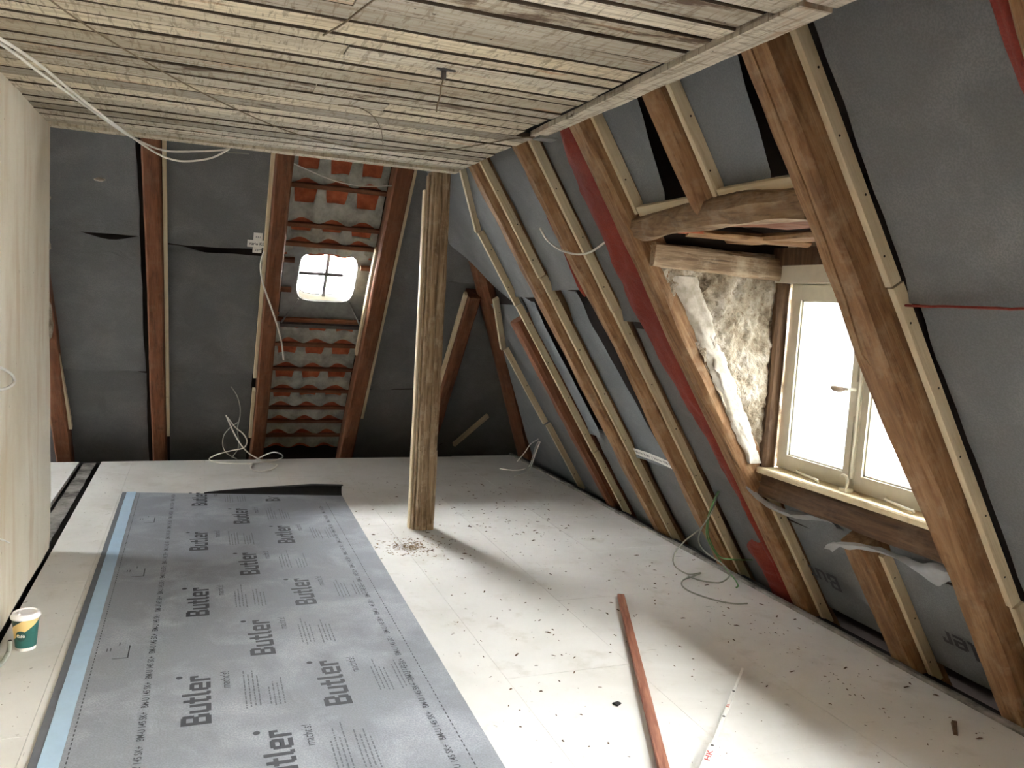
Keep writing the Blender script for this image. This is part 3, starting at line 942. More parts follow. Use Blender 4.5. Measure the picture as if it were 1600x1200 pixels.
# ---- tiles seen from below between two rafters of the end slope
tb = struct(empty('wall_tiled_bay', BK(0.92, 0.0, 0.2)), 'bare clay tiles and mortar seen from below between two rafters')
rows = [2.55, 2.15, 1.89, 1.755, 1.17, 0.96, 0.74, 0.53, 0.36, 0.22, 0.07, -0.08]
TW = 0.2235
def corr(x):
    return 0.016 * math.cos(2 * math.pi * x / TW)
for ri in range(len(rows) - 1):
    zt, zb = rows[ri], rows[ri + 1]
    sky_gap = zt == 1.755
    top, bot = zt * SL, (1.672 if sky_gap else zb) * SL
    pitch = top - bot
    f0 = FR_B(BK(0.915, 0, 0))
    bm_ = beam('tile_batten', FR_B(BK(0.915 - 0.36, zt - 0.014, 0.158)) @ Matrix(((0, 0, 1, 0), (0, 1, 0, 0), (-1, 0, 0, 0), (0, 0, 0, 1))), 0.72, 0.036, 0.026, M['rafter_red'], tb, seed=ri + 60, rough=0.002, wob=0.002, cham=0.003, step=0.12)
    for c in (-1, 0, 1):
        nx, ns = 12, 5
        vs_, fs = [], []
        for j in range(ns + 1):
            s = -0.03 + (pitch + 0.05) * j / ns
            for i in range(nx + 1):
                x = -TW / 2 + TW * i / nx
                vs_.append((x, 0.205 + corr(x) + 0.022 * (j / ns) + 0.002 * nz(x * 9, s * 9, ri + c * 3), s))
        for j in range(ns):
            for i in range(nx):
                k_ = j * (nx + 1) + i
                fs.append((k_, k_ + 1, k_ + nx + 2, k_ + nx + 1))
        mesh_obj('roof_tile', vs_, fs, M['tile'], tb, f0 @ Matrix.Translation((c * TW, 0, bot)), 60)
    # mortar pointing: wavy lower lip, scalloped upper edge
    nx, ns = 66, 7
    vs_, fs = [], []
    rs = random.Random(ri * 3 + 1)
    cut = [rs.uniform(0.80, 0.86) if zt > 2.3 else rs.uniform(0.5, 0.75) if zt > 1.8 else rs.uniform(0.5, 0.64) if zt > 0.4 else 0.35 for _ in range(4)]
    for i in range(nx + 1):
        x = -0.345 + 0.69 * i / nx
        u = (x / TW + 0.5) % 1.0
        col_i = min(3, max(0, int(x / TW + 1.5)))
        lo = 0.012 + 0.012 * math.cos(2 * math.pi * x / TW) + 0.008 * nz(x * 14, ri * 4.1)
        a = abs(u - 0.5) * 2
        inside = 1.0 if a < 0.62 else max(0.0, 1 - (a - 0.62) / 0.14)
        hi_full = pitch * 0.96
        hi_u = pitch * (1 - cut[col_i]) + 0.02 * (1 - math.sqrt(max(0, 1 - min(a / 0.7, 1) ** 2)))
        hi = hi_full + (hi_u - hi_full) * inside + 0.010 * nz(x * 11, ri * 2.2)
        hi = max(hi, lo + 0.02)
        for j in range(ns + 1):
            s = lo + (hi - lo) * j / ns
            e = 0.006 * nz(x * 16, s * 16, ri)
            depth = 0.192 if j > 0 else 0.182
            vs_.append((x, depth + corr(x) + 0.022 * min(1, s / pitch) + e - (0.008 if 0 < j < ns else -0.004), s))
    for i in range(nx):
        for j in range(ns):
            k_ = i * (ns + 1) + j
            fs.append((k_, k_ + 1, k_ + ns + 2, k_ + ns + 1))
    mesh_obj('mortar_seam', vs_, fs, M['mortar'], tb, f0 @ Matrix.Translation((0, 0, bot)), 70)
for (x, z) in ((0.62, 1.625), (1.215, 1.60), (0.62, 1.40)):  # stubs of battens beside the roof light
    beam('tile_batten', FR_B(BK(x - 0.045, z, 0.15)) @ Matrix(((0, 0, 1, 0), (0, 1, 0, 0), (-1, 0, 0, 0), (0, 0, 0, 1))), 0.09, 0.036, 0.03, M['rafter_red'], tb, seed=80, rough=0.002, cham=0.003)

# ---- what the dormer window looks out on
nb = empty('neighbouring_house', V(20, 0, -9))
MB().box(17, 24, -5.5, 6.2, -9, 1.5).build('wall', M['facade'], nb)
mb = MB(); mb.hexa([V(16.6, -6, 1.5), V(24.4, -6, 1.5), V(24.4, 6.6, 1.5), V(16.6, 6.6, 1.5), V(20.4, -6, 4.2), V(20.6, -6, 4.2), V(20.6, 6.6, 4.2), V(20.4, 6.6, 4.2)])
mb.build('roof', M['slate'], nb)
for yy in (-4.2, -1.5, 1.2, 3.9):
    for zz in (-4.4, -1.0):
        fr = MB().box(16.93, 17.02, yy, yy + 1.1, zz, zz + 1.6).build('window', M['white_paint'], nb)
        MB().box(16.91, 16.95, yy + 0.1, yy + 0.5, zz + 0.1, zz + 1.5).build('pane', M['pane_far'], fr)
        MB().box(16.91, 16.95, yy + 0.6, yy + 1.0, zz + 0.1, zz + 1.5).build('pane', M['pane_far'], fr)
tag(nb, 'pale rendered house with grey roof seen glaring through the dormer window', 'house')

# ================================================================== ROOF TIMBER
def rafter_r(y0, y1, z0, z1, label, mat='rafter', d=0.15, seed=0, **kw):
    yc, w = (y0 + y1) / 2, abs(y1 - y0)
    L = (z1 - z0) * math.hypot(1, KR)
    o = beam('rafter', FR_R(RT(yc, z0)), L, w, d, M[mat], seed=seed, **kw)
    return tag(o, label, 'rafter', 'rafters of the window slope')

def rafter_b(x0, x1, z0, z1, label, d=0.15, seed=0, **kw):
    xc, w = (x0 + x1) / 2, abs(x1 - x0)
    L = (z1 - z0) * SL
    o = beam('rafter', FR_B(BK(xc, z0)), L, w, d, M['rafter_red'], seed=seed, **kw)
    return tag(o, label, 'rafter', 'rafters of the end slope')

ZB = -0.2
rafter_r(2.015, 2.140, ZB, 2.42, 'thick hewn rafter with a long crack on the near side of the dormer window', seed=1, rough=0.005, wob=0.012, cham=0.016, d=0.17, crack=(0.60, 0.97, -0.012, 0.010), step=0.04)
rafter_r(3.225, 3.350, ZB, 2.42, 'brightly lit hewn rafter on the far side of the dormer window, beside the red foil', seed=2, rough=0.006, wob=0.012, cham=0.016, crack=(0.35, 0.66, 0.02, -0.01), step=0.04)
rafter_r(3.905, 4.035, ZB, 2.42, 'rounded log rafter behind the tangle of green cables', seed=3, rough=0.008, wob=0.022, cham=0.036)
rafter_r(4.655, 4.795, ZB, 2.42, 'brown rafter meeting the ceiling corner right of the post', seed=4, rough=0.007, wob=0.016, cham=0.032)
rafter_r(5.37, 5.495, ZB, 1.36, 'short dark rafter below the torn membrane near the roof corner', 'rafter_red', seed=5, rough=0.006, wob=0.014, cham=0.024)
rafter_r(2.630, 2.735, 1.86, 2.42, 'short round rafter between ceiling and crooked trimmer above the window', seed=6, rough=0.006, wob=0.014, cham=0.034, d=0.11)
rafter_r(2.555, 2.69, ZB, 0.555, 'short squared rafter standing under the window sill', seed=7, rough=0.005, wob=0.008, cham=0.01, d=0.16)
rafter_r(1.175, 1.305, ZB, 2.42, 'rafter cut off by the upper right corner of the picture', seed=8, rough=0.006, wob=0.01, cham=0.016, d=0.2)

rafter_b(-0.362, -0.248, ZB, 2.6, 'red-brown rafter nearest to the plastered wall, full height', seed=11, rough=0.003, wob=0.008)
rafter_b(0.452, 0.568, ZB, 2.6, 'red-brown rafter on the left of the bare tiles', seed=12, rough=0.003, wob=0.008)
rafter_b(1.255, 1.385, ZB, 2.6, 'red-brown rafter on the right of the bare tiles, left of the post', seed=13, rough=0.003, wob=0.008)
rafter_b(2.055, 2.165, ZB, 1.52, 'short red rafter leaning against the corner rafter right of the post', seed=14, rough=0.003, wob=0.006)
rafter_b(-1.11, -0.985, ZB, 2.6, 'dark rafter half hidden behind the end of the plastered wall', seed=15, rough=0.004, wob=0.008)
# hip rafter in the corner of the two slopes
def HIP(z, out=0.0):
    return V(3.10 - (KR - 0.05) * z, 7.60 - KB * z, z) + (NR + NB).normalized() * out
hd = (HIP(1) - HIP(0)).normalized()
o = beam_between('hip_rafter', HIP(-0.2, 0.0), HIP(1.93, 0.0), NR + NB, 0.165, 0.14, M['rafter_red'], seed=16, rough=0.004, wob=0.006, cham=0.03)
tag(o, 'red corner rafter where the two roof slopes meet', 'rafter')
tr = beam_between('trimmer', (1.772, 3.265, 1.838), (1.785, 2.13, 1.842), NR, 0.105, 0.12, M['old_log'], seed=17.7, rough=0.012, wob=0.05, cham=0.026, bow=-0.016, taper=1.0, step=0.045)
tag(tr, 'crooked weathered log trimmer spanning between two rafters above the window', 'beam')

# ---- pine battens screwed to the rafters' sides
SCREW = None
def screws(parent, mw, L, side, w, d, n):
    global SCREW
    for i in range(n):
        t = (i + 0.5) / n
        z = L * t + 0.02 * math.sin(i * 3.1)
        vs_, fs = lathe([(0.0, 0.0012), (0.0035, 0.001), (0.0042, 0.0)], 8)
        if SCREW is None:
            SCREW = bpy.data.meshes.new('screw')
            SCREW.from_pydata(vs_, [], fs)
            SCREW.materials.append(M['screw'])
        m = mw @ Matrix.Translation((side * w / 2, d * (0.35 + 0.3 * (i % 2)), z)) @ Matrix.Rotation(side * math.pi / 2, 4, 'Y')
        link('screw', SCREW, parent, m)

def batten_r(y, z0, z1, p, label, n=3, yt=None, w=0.026, d=0.048, z_shift=0):
    """y = edge towards the rafter; the batten lies on its near (-y) side; yt = y at the top end"""
    a = RT(y - w / 2, z0, p)
    b = RT((y if yt is None else yt) - w / 2, z1, p)
    Z = (b - a).normalized()
    X = NR.cross(Z)
    mw = frame(a, X, NR, Z)
    L = (b - a).length
    o = mesh_obj('roof_batten', *beam_mesh(L, w, d, seed=y * 3 + z0, rough=0.0006, wob=0.001, cham=0.002, step=0.25), M['pine'], None, mw, 30)
    screws(o, mw, L, 1, w + 0.001, d, n)
    return tag(o, label, 'batten', 'pine battens on the window slope')

def batten_b(x, z0, z1, p, side, label, n=3, xt=None, w=0.026, d=0.048):
    a = BK(x + side * w / 2, z0, p)
    b = BK((x if xt is None else xt) + side * w / 2, z1, p)
    Z = (b - a).normalized()
    X = NB.cross(Z)
    mw = frame(a, X, NB, Z)
    o = mesh_obj('roof_batten', *beam_mesh((b - a).length, w, d, seed=x * 3 + z0, rough=0.0006, wob=0.001, cham=0.002, step=0.25), M['pine'], None, mw, 30)
    return tag(o, label, 'batten', 'pine battens on the end slope')

batten_r(2.012, 1.565, 2.42, 0.095, 'upper pine batten beside the cracked rafter, from ceiling to red membrane edge', 5)
batten_r(2.008, 0.46, 1.56, 0.097, 'middle pine batten beside the cracked rafter near the window', 5)
batten_r(2.000, -0.2, 0.455, 0.10, 'lowest pine batten beside the cracked rafter at the right edge of the floor', 2)
batten_r(3.222, 1.89, 2.42, 0.05, 'pine batten above the window beside the lit rafter and red foil', 2)
batten_r(3.215, -0.1, 0.60, 0.05, 'pine batten under the window sill beside the lit rafter', 3)
batten_r(2.620, 1.90, 2.42, 0.05, 'pine batten beside the short round rafter above the window', 3)
batten_r(2.548, -0.1, 0.50, 0.055, 'pine batten beside the short squared rafter under the sill', 3)
batten_r(3.895, 1.46, 2.42, 0.04, 'upper pine batten beside the log rafter above the green cables', 4)
batten_r(3.900, -0.1, 1.455, 0.045, 'lower pine batten beside the log rafter by the green cables', 6)
batten_r(4.650, 1.64, 2.42, 0.035, 'upper pine batten beside the rafter at the ceiling corner', 4)
batten_r(4.645, -0.1, 1.635, 0.04, 'lower pine batten beside the rafter left of the white printed tape', 6)
batten_r(5.375, 1.45, 1.93, 0.05, 'pine batten above the short dark rafter near the roof corner', 2, yt=5.36)
batten_r(5.360, 0.40, 1.445, 0.05, 'middle pine batten beside the short dark rafter', 4)
batten_r(5.350, -0.1, 0.395, 0.05, 'lowest pine batten beside the short dark rafter, on the floor edge', 2)
batten_r(5.425, 1.935, 2.42, 0.06, 'topmost pine batten leaning into the roof corner under the ceiling', 2, yt=5.0)
batten_r(6.22, 0.47, 1.08, 0.06, 'pine batten right of the corner rafter, above the dark floor edge', 3)
batten_r(6.17, -0.1, 0.465, 0.06, 'lowest pine batten near the corner cables', 2)
batten_r(6.26, 1.085, 1.48, 0.055, 'short pine batten beside the corner rafter', 2, yt=5.80)
# cross battens above the trimmer
def cross_batten(y0, y1, z, p, label):
    a, b = RT(y0, z, p), RT(y1, z, p)
    Z = (b - a).normalized()
    o = mesh_obj('roof_batten', *beam_mesh((b - a).length, 0.05, 0.026, seed=y0, rough=0.0006, wob=0.001, cham=0.002, step=0.2), M['pine'], None, frame(a, NR.cross(Z), NR, Z), 30)
    return tag(o, label, 'batten', 'pine battens on the window slope')
cross_batten(3.19, 2.745, 1.895, 0.052, 'short level pine batten on the trimmer left of the round rafter')
cross_batten(2.585, 2.165, 1.905, 0.052, 'short level pine batten on the trimmer right of the round rafter')

batten_b(-0.247, 0.55, 2.6, 0.03, 1, 'long pine batten right of the rafter nearest the wall', xt=-0.243)
batten_b(-0.247, 0.17, 0.545, 0.03, 1, 'short pine batten end low beside the rafter nearest the wall')
batten_b(0.452, 0.72, 2.6, 0.05, -1, 'long thin pine batten left of the tiled bay behind the tape cross', xt=0.45)
batten_b(0.452, 0.16, 0.62, 0.02, -1, 'short pine batten low on the left of the tiled bay')
batten_b(1.388, 0.35, 2.6, 0.03, 1, 'long pine batten between tiled bay and post')
batten_b(2.052, 0.25, 1.52, 0.03, -1, 'pine batten left of the short red rafter behind the post')
batten_b(-0.982, 0.25, 1.25, 0.02, 1, 'leaning pine batten behind the end of the plastered wall', xt=-1.02)
o = beam_between('roof_batten', BK(2.62, 0.36, 0.04), BK(2.38, 0.02, 0.05), NB, 0.03, 0.045, M['pine'], seed=44, rough=0.001, wob=0.001, cham=0.002)
tag(o, 'slanting pine batten at the foot of the corner rafter', 'batten', 'pine battens on the end slope')
o = beam_between('roof_batten', BK(1.243, 0.95, 0.05), BK(1.243, 1.80, 0.05), NB, 0.02, 0.05, M['pine'], seed=45, rough=0.001, wob=0.001, cham=0.002)
tag(o, 'pale lath edge on the right of the roof light', 'batten', 'pine battens on the end slope')

# ================================================================== MEMBRANE SHEETS
def sheet(slope, u0, u1, z0, z1, p, label, mat='membrane', seed=0, amp=0.008, nu=26, nv=26, lip=0.022, group='grey membrane sheets between the rafters', folds=1.0, name='roofing_membrane', loose=0.0, sag=0.0, topcut=0.0):
    F = RT if slope == 'R' else BK
    f0 = u0 if callable(u0) else (lambda z, a=u0: a)
    f1 = u1 if callable(u1) else (lambda z, a=u1: a)
    org = F((f0(z0) + f1(z0)) / 2, z0, p)
    vs_, fs = [], []
    for j in range(nv + 1):
        t = j / nv
        z = z0 + (z1 - z0) * t
        for i in range(nu + 1):
            s = i / nu
            u = f0(z) + (f1(z) - f0(z)) * s
            if topcut:
                ln_ = min(1.0, max(0.0, nz(u * 2.4 + seed * 2.1, 3.7) * 1.9 + 0.35))
                z = z0 + (z1 - topcut * ln_ - z0) * t
            q = amp * nz(u * 1.8 + seed, z * 1.8, seed * 1.3) + amp * 0.5 * folds * nz((u + z * 0.6) * 2.0 + seed, z * 9.0, 4.0) + amp * 0.2 * nz(u * 12, z * 12, seed)
            dp = q
            if t < 0.06:
                dp -= lip * (1 - t / 0.06) * (0.6 + 0.8 * abs(nz(u * 4 + seed, 2.0)))
            gape = max(0.0, nz(u * 2.6 + seed * 1.7, 11.0) + 0.25)
            if t < 0.06 and lip:
                dp -= 0.020 * (1 - t / 0.06) * gape
            up = (z1 - z)
            if up < 0.2:
                dp += (0.010 + sag * (0.35 + gape)) * min(1.0, (0.2 - up) / 0.1)
            if loose and s > 0.9:
                dp -= loose * ((s - 0.9) / 0.1) * (0.5 + nz(z * 3 + seed, 7.7))
            zz = z + (0.006 * nz(u * 5 + seed, 1.1) if j in (0,) else 0)
            vs_.append(F(u, zz, p + dp) - org)
    for j in range(nv):
        for i in range(nu):
            k_ = j * (nu + 1) + i
            fs.append((k_, k_ + 1, k_ + nu + 2, k_ + nu + 1))
    o = mesh_obj(name, vs_, fs, M[mat], None, Matrix.Translation(org), 60)
    if label:
        tag(o, label, 'membrane', group)
    return o

wav = lambda a, sd, k=0.012: (lambda z: a + k * nz(z * 2.3, sd) + k * 0.4 * nz(z * 9, sd))
# end slope, left to right (p = .085 behind the rafters' face)
PB = 0.085
for (x0, x1, nm, s0, sa, sb, o1) in ((-1.7, wav(-0.398, 2.1), 'left of the rafter nearest the wall', 1, 1.77, 0.735, 0),
                                 (-0.225, wav(0.425, 3.1, 0.006), 'between wall-side rafter and tiled bay', 2, 1.735, 0.735, 0),
                                 (1.40, lambda z: min(2.45, 3.13 - KR * z + 0.05) if z > 1.0 else 2.06, 'behind the post', 3, 1.60, 0.615, 0)):
    sheet('B', x0, x1, sa, 2.68, PB, 'upper grey membrane sheet %s' % nm, seed=s0, amp=0.006, folds=0.4)
    sheet('B', x0, x1, sb, sa - 0.022, PB + 0.018, 'middle grey membrane sheet %s' % nm, seed=s0 + 4.4, amp=0.008, folds=0.6, lip=0.02, sag=0.02, topcut=0.055)
    sheet('B', x0, x1, -0.30, sb - 0.022, PB + 0.03, 'lowest crumpled membrane sheet %s' % nm, seed=s0 + 8.2, amp=0.016, folds=1.4, nv=34, sag=0.01, topcut=0.05)
sheet('B', 2.06, lambda z: 3.16 - KR * z, -0.3, 1.53, PB + 0.035, 'triangular dark membrane sheet between the two leaning corner rafters', seed=13.2, amp=0.012, nu=30, nv=34)
# window slope
PR = 0.10
sheet('R', 1.32, 1.975, 1.50, 2.68, 0.155, 'large dark membrane sheet right of the cracked rafter, upper half', seed=21, amp=0.014, folds=0.8, nu=34, nv=34)
sheet('R', 1.32, 1.985, -0.35, 1.53, 0.168, 'large dark membrane sheet right of the cracked rafter, lower half', seed=22, amp=0.014, nu=34, nv=34)
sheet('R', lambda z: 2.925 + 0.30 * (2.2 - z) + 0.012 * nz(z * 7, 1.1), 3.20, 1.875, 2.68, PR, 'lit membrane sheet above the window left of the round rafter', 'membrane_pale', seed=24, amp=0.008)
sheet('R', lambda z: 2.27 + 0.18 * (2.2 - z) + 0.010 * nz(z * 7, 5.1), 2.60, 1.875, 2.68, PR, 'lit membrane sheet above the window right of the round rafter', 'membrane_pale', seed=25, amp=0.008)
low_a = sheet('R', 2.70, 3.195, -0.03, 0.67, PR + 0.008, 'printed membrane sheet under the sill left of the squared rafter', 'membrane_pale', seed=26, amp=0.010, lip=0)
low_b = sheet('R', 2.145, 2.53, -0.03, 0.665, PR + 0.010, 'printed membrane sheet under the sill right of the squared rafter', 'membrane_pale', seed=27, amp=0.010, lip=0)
sheet('R', wav(3.44, 6.1, 0.01), 3.875, 1.395, 2.68, PR, 'upper membrane sheet between red foil and log rafter', seed=28, amp=0.008)
sheet('R', wav(3.40, 6.6, 0.006), 3.875, -0.35, 1.385, PR + 0.015, 'lower membrane sheet between red foil and log rafter', sag=0.01, topcut=0.05, seed=29, amp=0.010)
sheet('R', lambda z: 4.15 + 0.006 * nz(z * 5, 7.1), 4.63, 1.55, 2.68, PR, 'upper membrane sheet between log rafter and ceiling-corner rafter', seed=30, amp=0.008)
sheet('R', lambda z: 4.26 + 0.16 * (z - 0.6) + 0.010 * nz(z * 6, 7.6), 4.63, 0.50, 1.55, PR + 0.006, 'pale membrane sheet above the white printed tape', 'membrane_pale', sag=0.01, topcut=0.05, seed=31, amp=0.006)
sheet('R', 4.05, 4.63, -0.35, 0.53, PR + 0.022, 'lowest membrane sheet below the white printed tape', seed=32, amp=0.010)
sheet('R', wav(4.81, 8.1, 0.008), 5.33, 1.50, 2.68, PR, 'upper membrane sheet next to the roof corner batten', seed=33, amp=0.008)
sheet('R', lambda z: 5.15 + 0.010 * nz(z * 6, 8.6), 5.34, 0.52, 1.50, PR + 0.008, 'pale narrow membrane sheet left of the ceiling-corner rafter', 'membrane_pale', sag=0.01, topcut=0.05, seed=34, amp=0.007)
sheet('R', 4.82, 5.34, -0.35, 0.55, PR + 0.024, 'lowest membrane sheet left of the ceiling-corner rafter', seed=35, amp=0.010)
sheet('R', 5.50, 6.08, -0.35, 1.42, PR + 0.01, 'membrane sheet between short dark rafter and corner batten', seed=36, amp=0.012)
sheet('R', 6.10, lambda z: max(6.2, 7.30 - KB * z), -0.35, 1.22, PR + 0.03, 'dark membrane sheet right of the corner rafter down to the floor', seed=37, amp=0.012)
# corner sheet that is folded round the hip above the bare corner rafter
nu, nv = 40, 20
vs_, fs = [], []
for j in range(nv + 1):
    t = j / nv
    for i in range(nu + 1):
        s = i / nu
        zb_ = 1.38 + 0.57 * (s / 0.5) ** 1.2 if s < 0.5 else 1.95 + 0.10 * (s - 0.5) / 0.5
        z = zb_ + (2.68 - zb_) * t
        hy, hx_ = 7.64 - KB * z, 3.10 - KR * z
        yy0 = 5.325
        if s < 0.5:
            q = s / 0.5
            pt = RT(yy0 + (hy - yy0) * q, z, 0.104 - 0.014 * q)
        else:
            q = (s - 0.5) / 0.5
            pt = BK(hx_ + (1.62 - hx_) * q, z, 0.08 - 0.04 * math.sin(math.pi * q))
        sm = math.exp(-((s - 0.5) / 0.10) ** 2)
        pt = pt - (NR + NB).normalized() * (0.07 * sm) + (NR + NB).normalized() * 0.006 * nz(s * 9, z * 5)
        vs_.append(pt)
for j in range(nv):
    for i in range(nu):
        k_ = j * (nu + 1) + i
        fs.append((k_, k_ + 1, k_ + nu + 2, k_ + nu + 1))
org = vs_[0].copy()
o = mesh_obj('roofing_membrane', [v - org for v in vs_], fs, M['membrane'], None, Matrix.Translation(org), 60)
tag(o, 'grey membrane sheet folded round the roof corner above the corner rafter', 'membrane', 'grey membrane sheets between the rafters')

# crumpled upper edges of the sheets under the window sill
def flap(label, prof, wid, seed):
    """prof: list of (y, z, p) along the folded edge"""
    pts = spline(prof, 6)
    n = len(pts)
    vs_, fs = [], []
    rows_ = 6
    for i, (y, z, p) in enumerate(pts):
        t = i / (n - 1)
        wdt = wid(t)
        for j in range(rows_):
            s = j / (rows_ - 1)
            q = p - 0.030 * math.sin(math.pi * min(1, s * 1.15)) - 0.006 * nz(t * 9, s * 3, seed)
            vs_.append(RT(y, z - wdt * s + 0.022 * math.sin(math.pi * s) + 0.006 * nz(t * 14, s * 2, seed), q))
    for i in range(n - 1):
        for j in range(rows_ - 1):
            k_ = i * rows_ + j
            fs.append((k_, k_ + 1, k_ + rows_ + 1, k_ + rows_))
    org = vs_[0].copy()
    return [v - org for v in vs_], fs, Matrix.Translation(org)
vv, ff, mm = flap('', [(3.245, 0.665, 0.02), (3.20, 0.60, 0.03), (3.13, 0.545, 0.07), (3.05, 0.535, 0.09), (2.92, 0.565, 0.09), (2.80, 0.575, 0.09), (2.715, 0.585, 0.06)], lambda t: 0.045 - 0.015 * t, 3.0)
mesh_obj('folded_edge', vv, ff, M['membrane_back'], low_a, mm, 60)
vv, ff, mm = flap('', [(2.72, 0.540, -0.03), (2.66, 0.585, -0.04), (2.58, 0.595, -0.02), (2.50, 0.565, 0.04), (2.42, 0.535, 0.07), (2.34, 0.525, 0.08), (2.25, 0.555, 0.08), (2.19, 0.545, 0.09)], lambda t: 0.03 + 0.075 * max(0, 1 - abs(t - 0.80) / 0.22), 5.0)
mesh_obj('folded_edge', vv, ff, M['membrane_back'], low_b, mm, 60)
# upside-down lettering on those two sheets
def block_word():
    """the word Butler in square block letters, .375 m long, .10 m cap height"""
    R_ = []
    def r(x0, x1, y0, y1):
        R_.append((x0, x1, y0, y1))
    c = 0.05
    x = 0.0                                              # B
    r(x, x + 0.19, 0, 1); r(x + 0.19, x + 0.56, 0, 0.19); r(x + 0.19, x + 0.54, 0.42, 0.60); r(x + 0.19, x + 0.52, 0.82, 1.0)
    r(x + 0.47, x + 0.68, 0.06, 0.44); r(x + 0.45, x + 0.64, 0.57, 0.95)
    x = 0.78                                             # u
    r(x, x + 0.18, 0.08, 0.72); r(x + 0.18, x + 0.42, 0, 0.17); r(x + 0.42, x + 0.60, 0, 0.72); r(x + 0.08, x + 0.18, 0, 0.1)
    x = 1.46                                             # t
    r(x + 0.08, x + 0.26, 0.08, 0.94); r(x - 0.02, x + 0.42, 0.56, 0.72); r(x + 0.16, x + 0.42, 0, 0.16)
    x = 1.98                                             # l
    r(x, x + 0.18, 0.06, 1); r(x + 0.08, x + 0.28, 0, 0.15)
    x = 2.36                                             # e
    r(x, x + 0.18, 0.08, 0.66); r(x + 0.10, x + 0.58, 0, 0.16); r(x + 0.10, x + 0.52, 0.58, 0.74); r(x + 0.42, x + 0.60, 0.30, 0.68); r(x + 0.18, x + 0.58, 0.28, 0.42)
    x = 3.06                                             # r
    r(x, x + 0.18, 0, 0.72); r(x + 0.12, x + 0.44, 0.56, 0.73); r(x + 0.30, x + 0.44, 0.44, 0.60)
    m = MB()
    for x0, x1, y0, y1 in R_:
        X0, X1, Y0, Y1 = [k * s_ for k, s_ in ((x0, 0.375 / 3.5), (x1, 0.375 / 3.5), (y0, 0.1), (y1, 0.1))]
        m.add([(X0, Y0, 0), (X1, Y0, 0), (X1, Y1, 0), (X0, Y1, 0)], [(0, 1, 2, 3)])
    me = bpy.data.meshes.new('printed_wordmark')
    me.from_pydata([tuple(v) for v in m.v], [], m.f)
    me.materials.append(M['print'])
    return me
TXT_B = block_word()
def wall_text(y, z, p, parent):
    # reads upside down: lettering runs towards -y reversed, tops point down the slope
    mw = frame(RT(y, z, p), V(0, 1, 0), -AR, -NR)
    return link('printed_wordmark', TXT_B.copy(), parent, mw)
wall_text(2.99, 0.22, PR - 0.006, low_a)
wall_text(2.03, 0.20, PR - 0.006, low_b)

# red foil hanging beside the lit rafter, and its scraps
def red_strip(name, prof, label, seed, back=0.0):
    pts = spline(prof, 9)
    vs_, fs = [], []
    m_ = 11
    for i, (z, ya, yb) in enumerate(pts):
        for j in range(m_):
            s = j / (m_ - 1)
            y = ya + (yb - ya) * s
            p = back + 0.055 - 0.03 * s - 0.03 * math.sin(math.pi * s) * (0.7 + 0.6 * nz(z * 4, seed)) + 0.014 * nz(z * 7, s * 2.5, seed) + 0.006 * nz(z * 22, s * 6, seed)
            vs_.append(RT(y, z, p))
    for i in range(len(pts) - 1):
        for j in range(m_ - 1):
            k_ = i * m_ + j
            fs.append((k_, k_ + 1, k_ + m_ + 1, k_ + m_))
    org = vs_[0].copy()
    o = mesh_obj(name, [v - org for v in vs_], fs, M['red_foil'], None, Matrix.Translation(org), 60)
    return tag(o, label, 'foil', 'scraps of red foil')
red_strip('red_foil', [(2.42, 3.345, 3.47), (2.28, 3.345, 3.49), (2.03, 3.345, 3.565), (1.68, 3.345, 3.58), (1.5, 3.345, 3.60), (1.25, 3.345, 3.56), (1.0, 3.345, 3.515), (0.97, 3.345, 3.50), (0.67, 3.345, 3.455), (0.4, 3.345, 3.42), (0.1, 3.345, 3.40)], 'long red foil strip hanging down the left side of the lit window rafter', 2.0)
red_strip('red_foil', [(0.30, 3.40, 3.50), (0.24, 3.38, 3.575), (0.15, 3.37, 3.57), (0.05, 3.36, 3.56), (-0.12, 3.36, 3.55)], 'small red foil scrap with white scuffs at the foot of the window rafter', 5.0)
red_strip('red_foil', [(1.95, 4.036, 4.06), (1.8, 4.036, 4.075), (1.62, 4.036, 4.085), (1.55, 4.036, 4.06)], 'dark red foil scrap peeping out beside the log rafter', 7.0)
red_strip('red_foil', [(2.45, 1.306, 1.385), (2.2, 1.306, 1.385), (1.9, 1.306, 1.37)], 'dark red foil beside the rafter in the upper right corner', 9.0, 0.05)
# red lower edge of the big dark sheet
vs_ = [RT(1.32 + 0.655 * i / 20, 1.503 + 0.004 * nz(i * 0.6, 3), 0.112 - 0.004 * nz(i * 0.7)) for i in range(21)]
MB().tube(vs_, 0.0045, 5).build('red_edge_cord', M['red_foil'], None, None, 40)
tag(bpy.data.objects['red_edge_cord'], 'thin red seam edge crossing the big dark membrane on the right', 'membrane edge')

# ================================================================== THINGS IN THE ROOM
# ---- timber post
post = empty('timber_post', V(1.378, 5.05, 0))
pz = lambda x, y, z: frame(V(x, y, z), V(1, 0, 0), V(0, 1, 0), V(0, 0, 1))
beam('shaft', pz(1.388, 5.00, 0.52), CEIL - 0.52, 0.125, 0.10, M['old_grey'], post, seed=51, rough=0.004, wob=0.004, cham=0.008)
beam('lower_shaft', pz(1.390, 4.998, 0.0), 0.522, 0.125, 0.10, M['old_grey'], post, seed=52, rough=0.003, wob=0.002, cham=0.008)
for xx in (1.372, 1.418):
    beam('face_lath', pz(xx, 4.990, 0.0), CEIL, 0.040, 0.014, M['old_grey'], post, seed=53 + xx, rough=0.002, wob=0.003, cham=0.004)
beam('side_lath', pz(1.318, 5.015, 0.0), CEIL - 0.02, 0.014, 0.06, M['old_grey'], post, seed=56, rough=0.002, wob=0.002, cham=0.003)
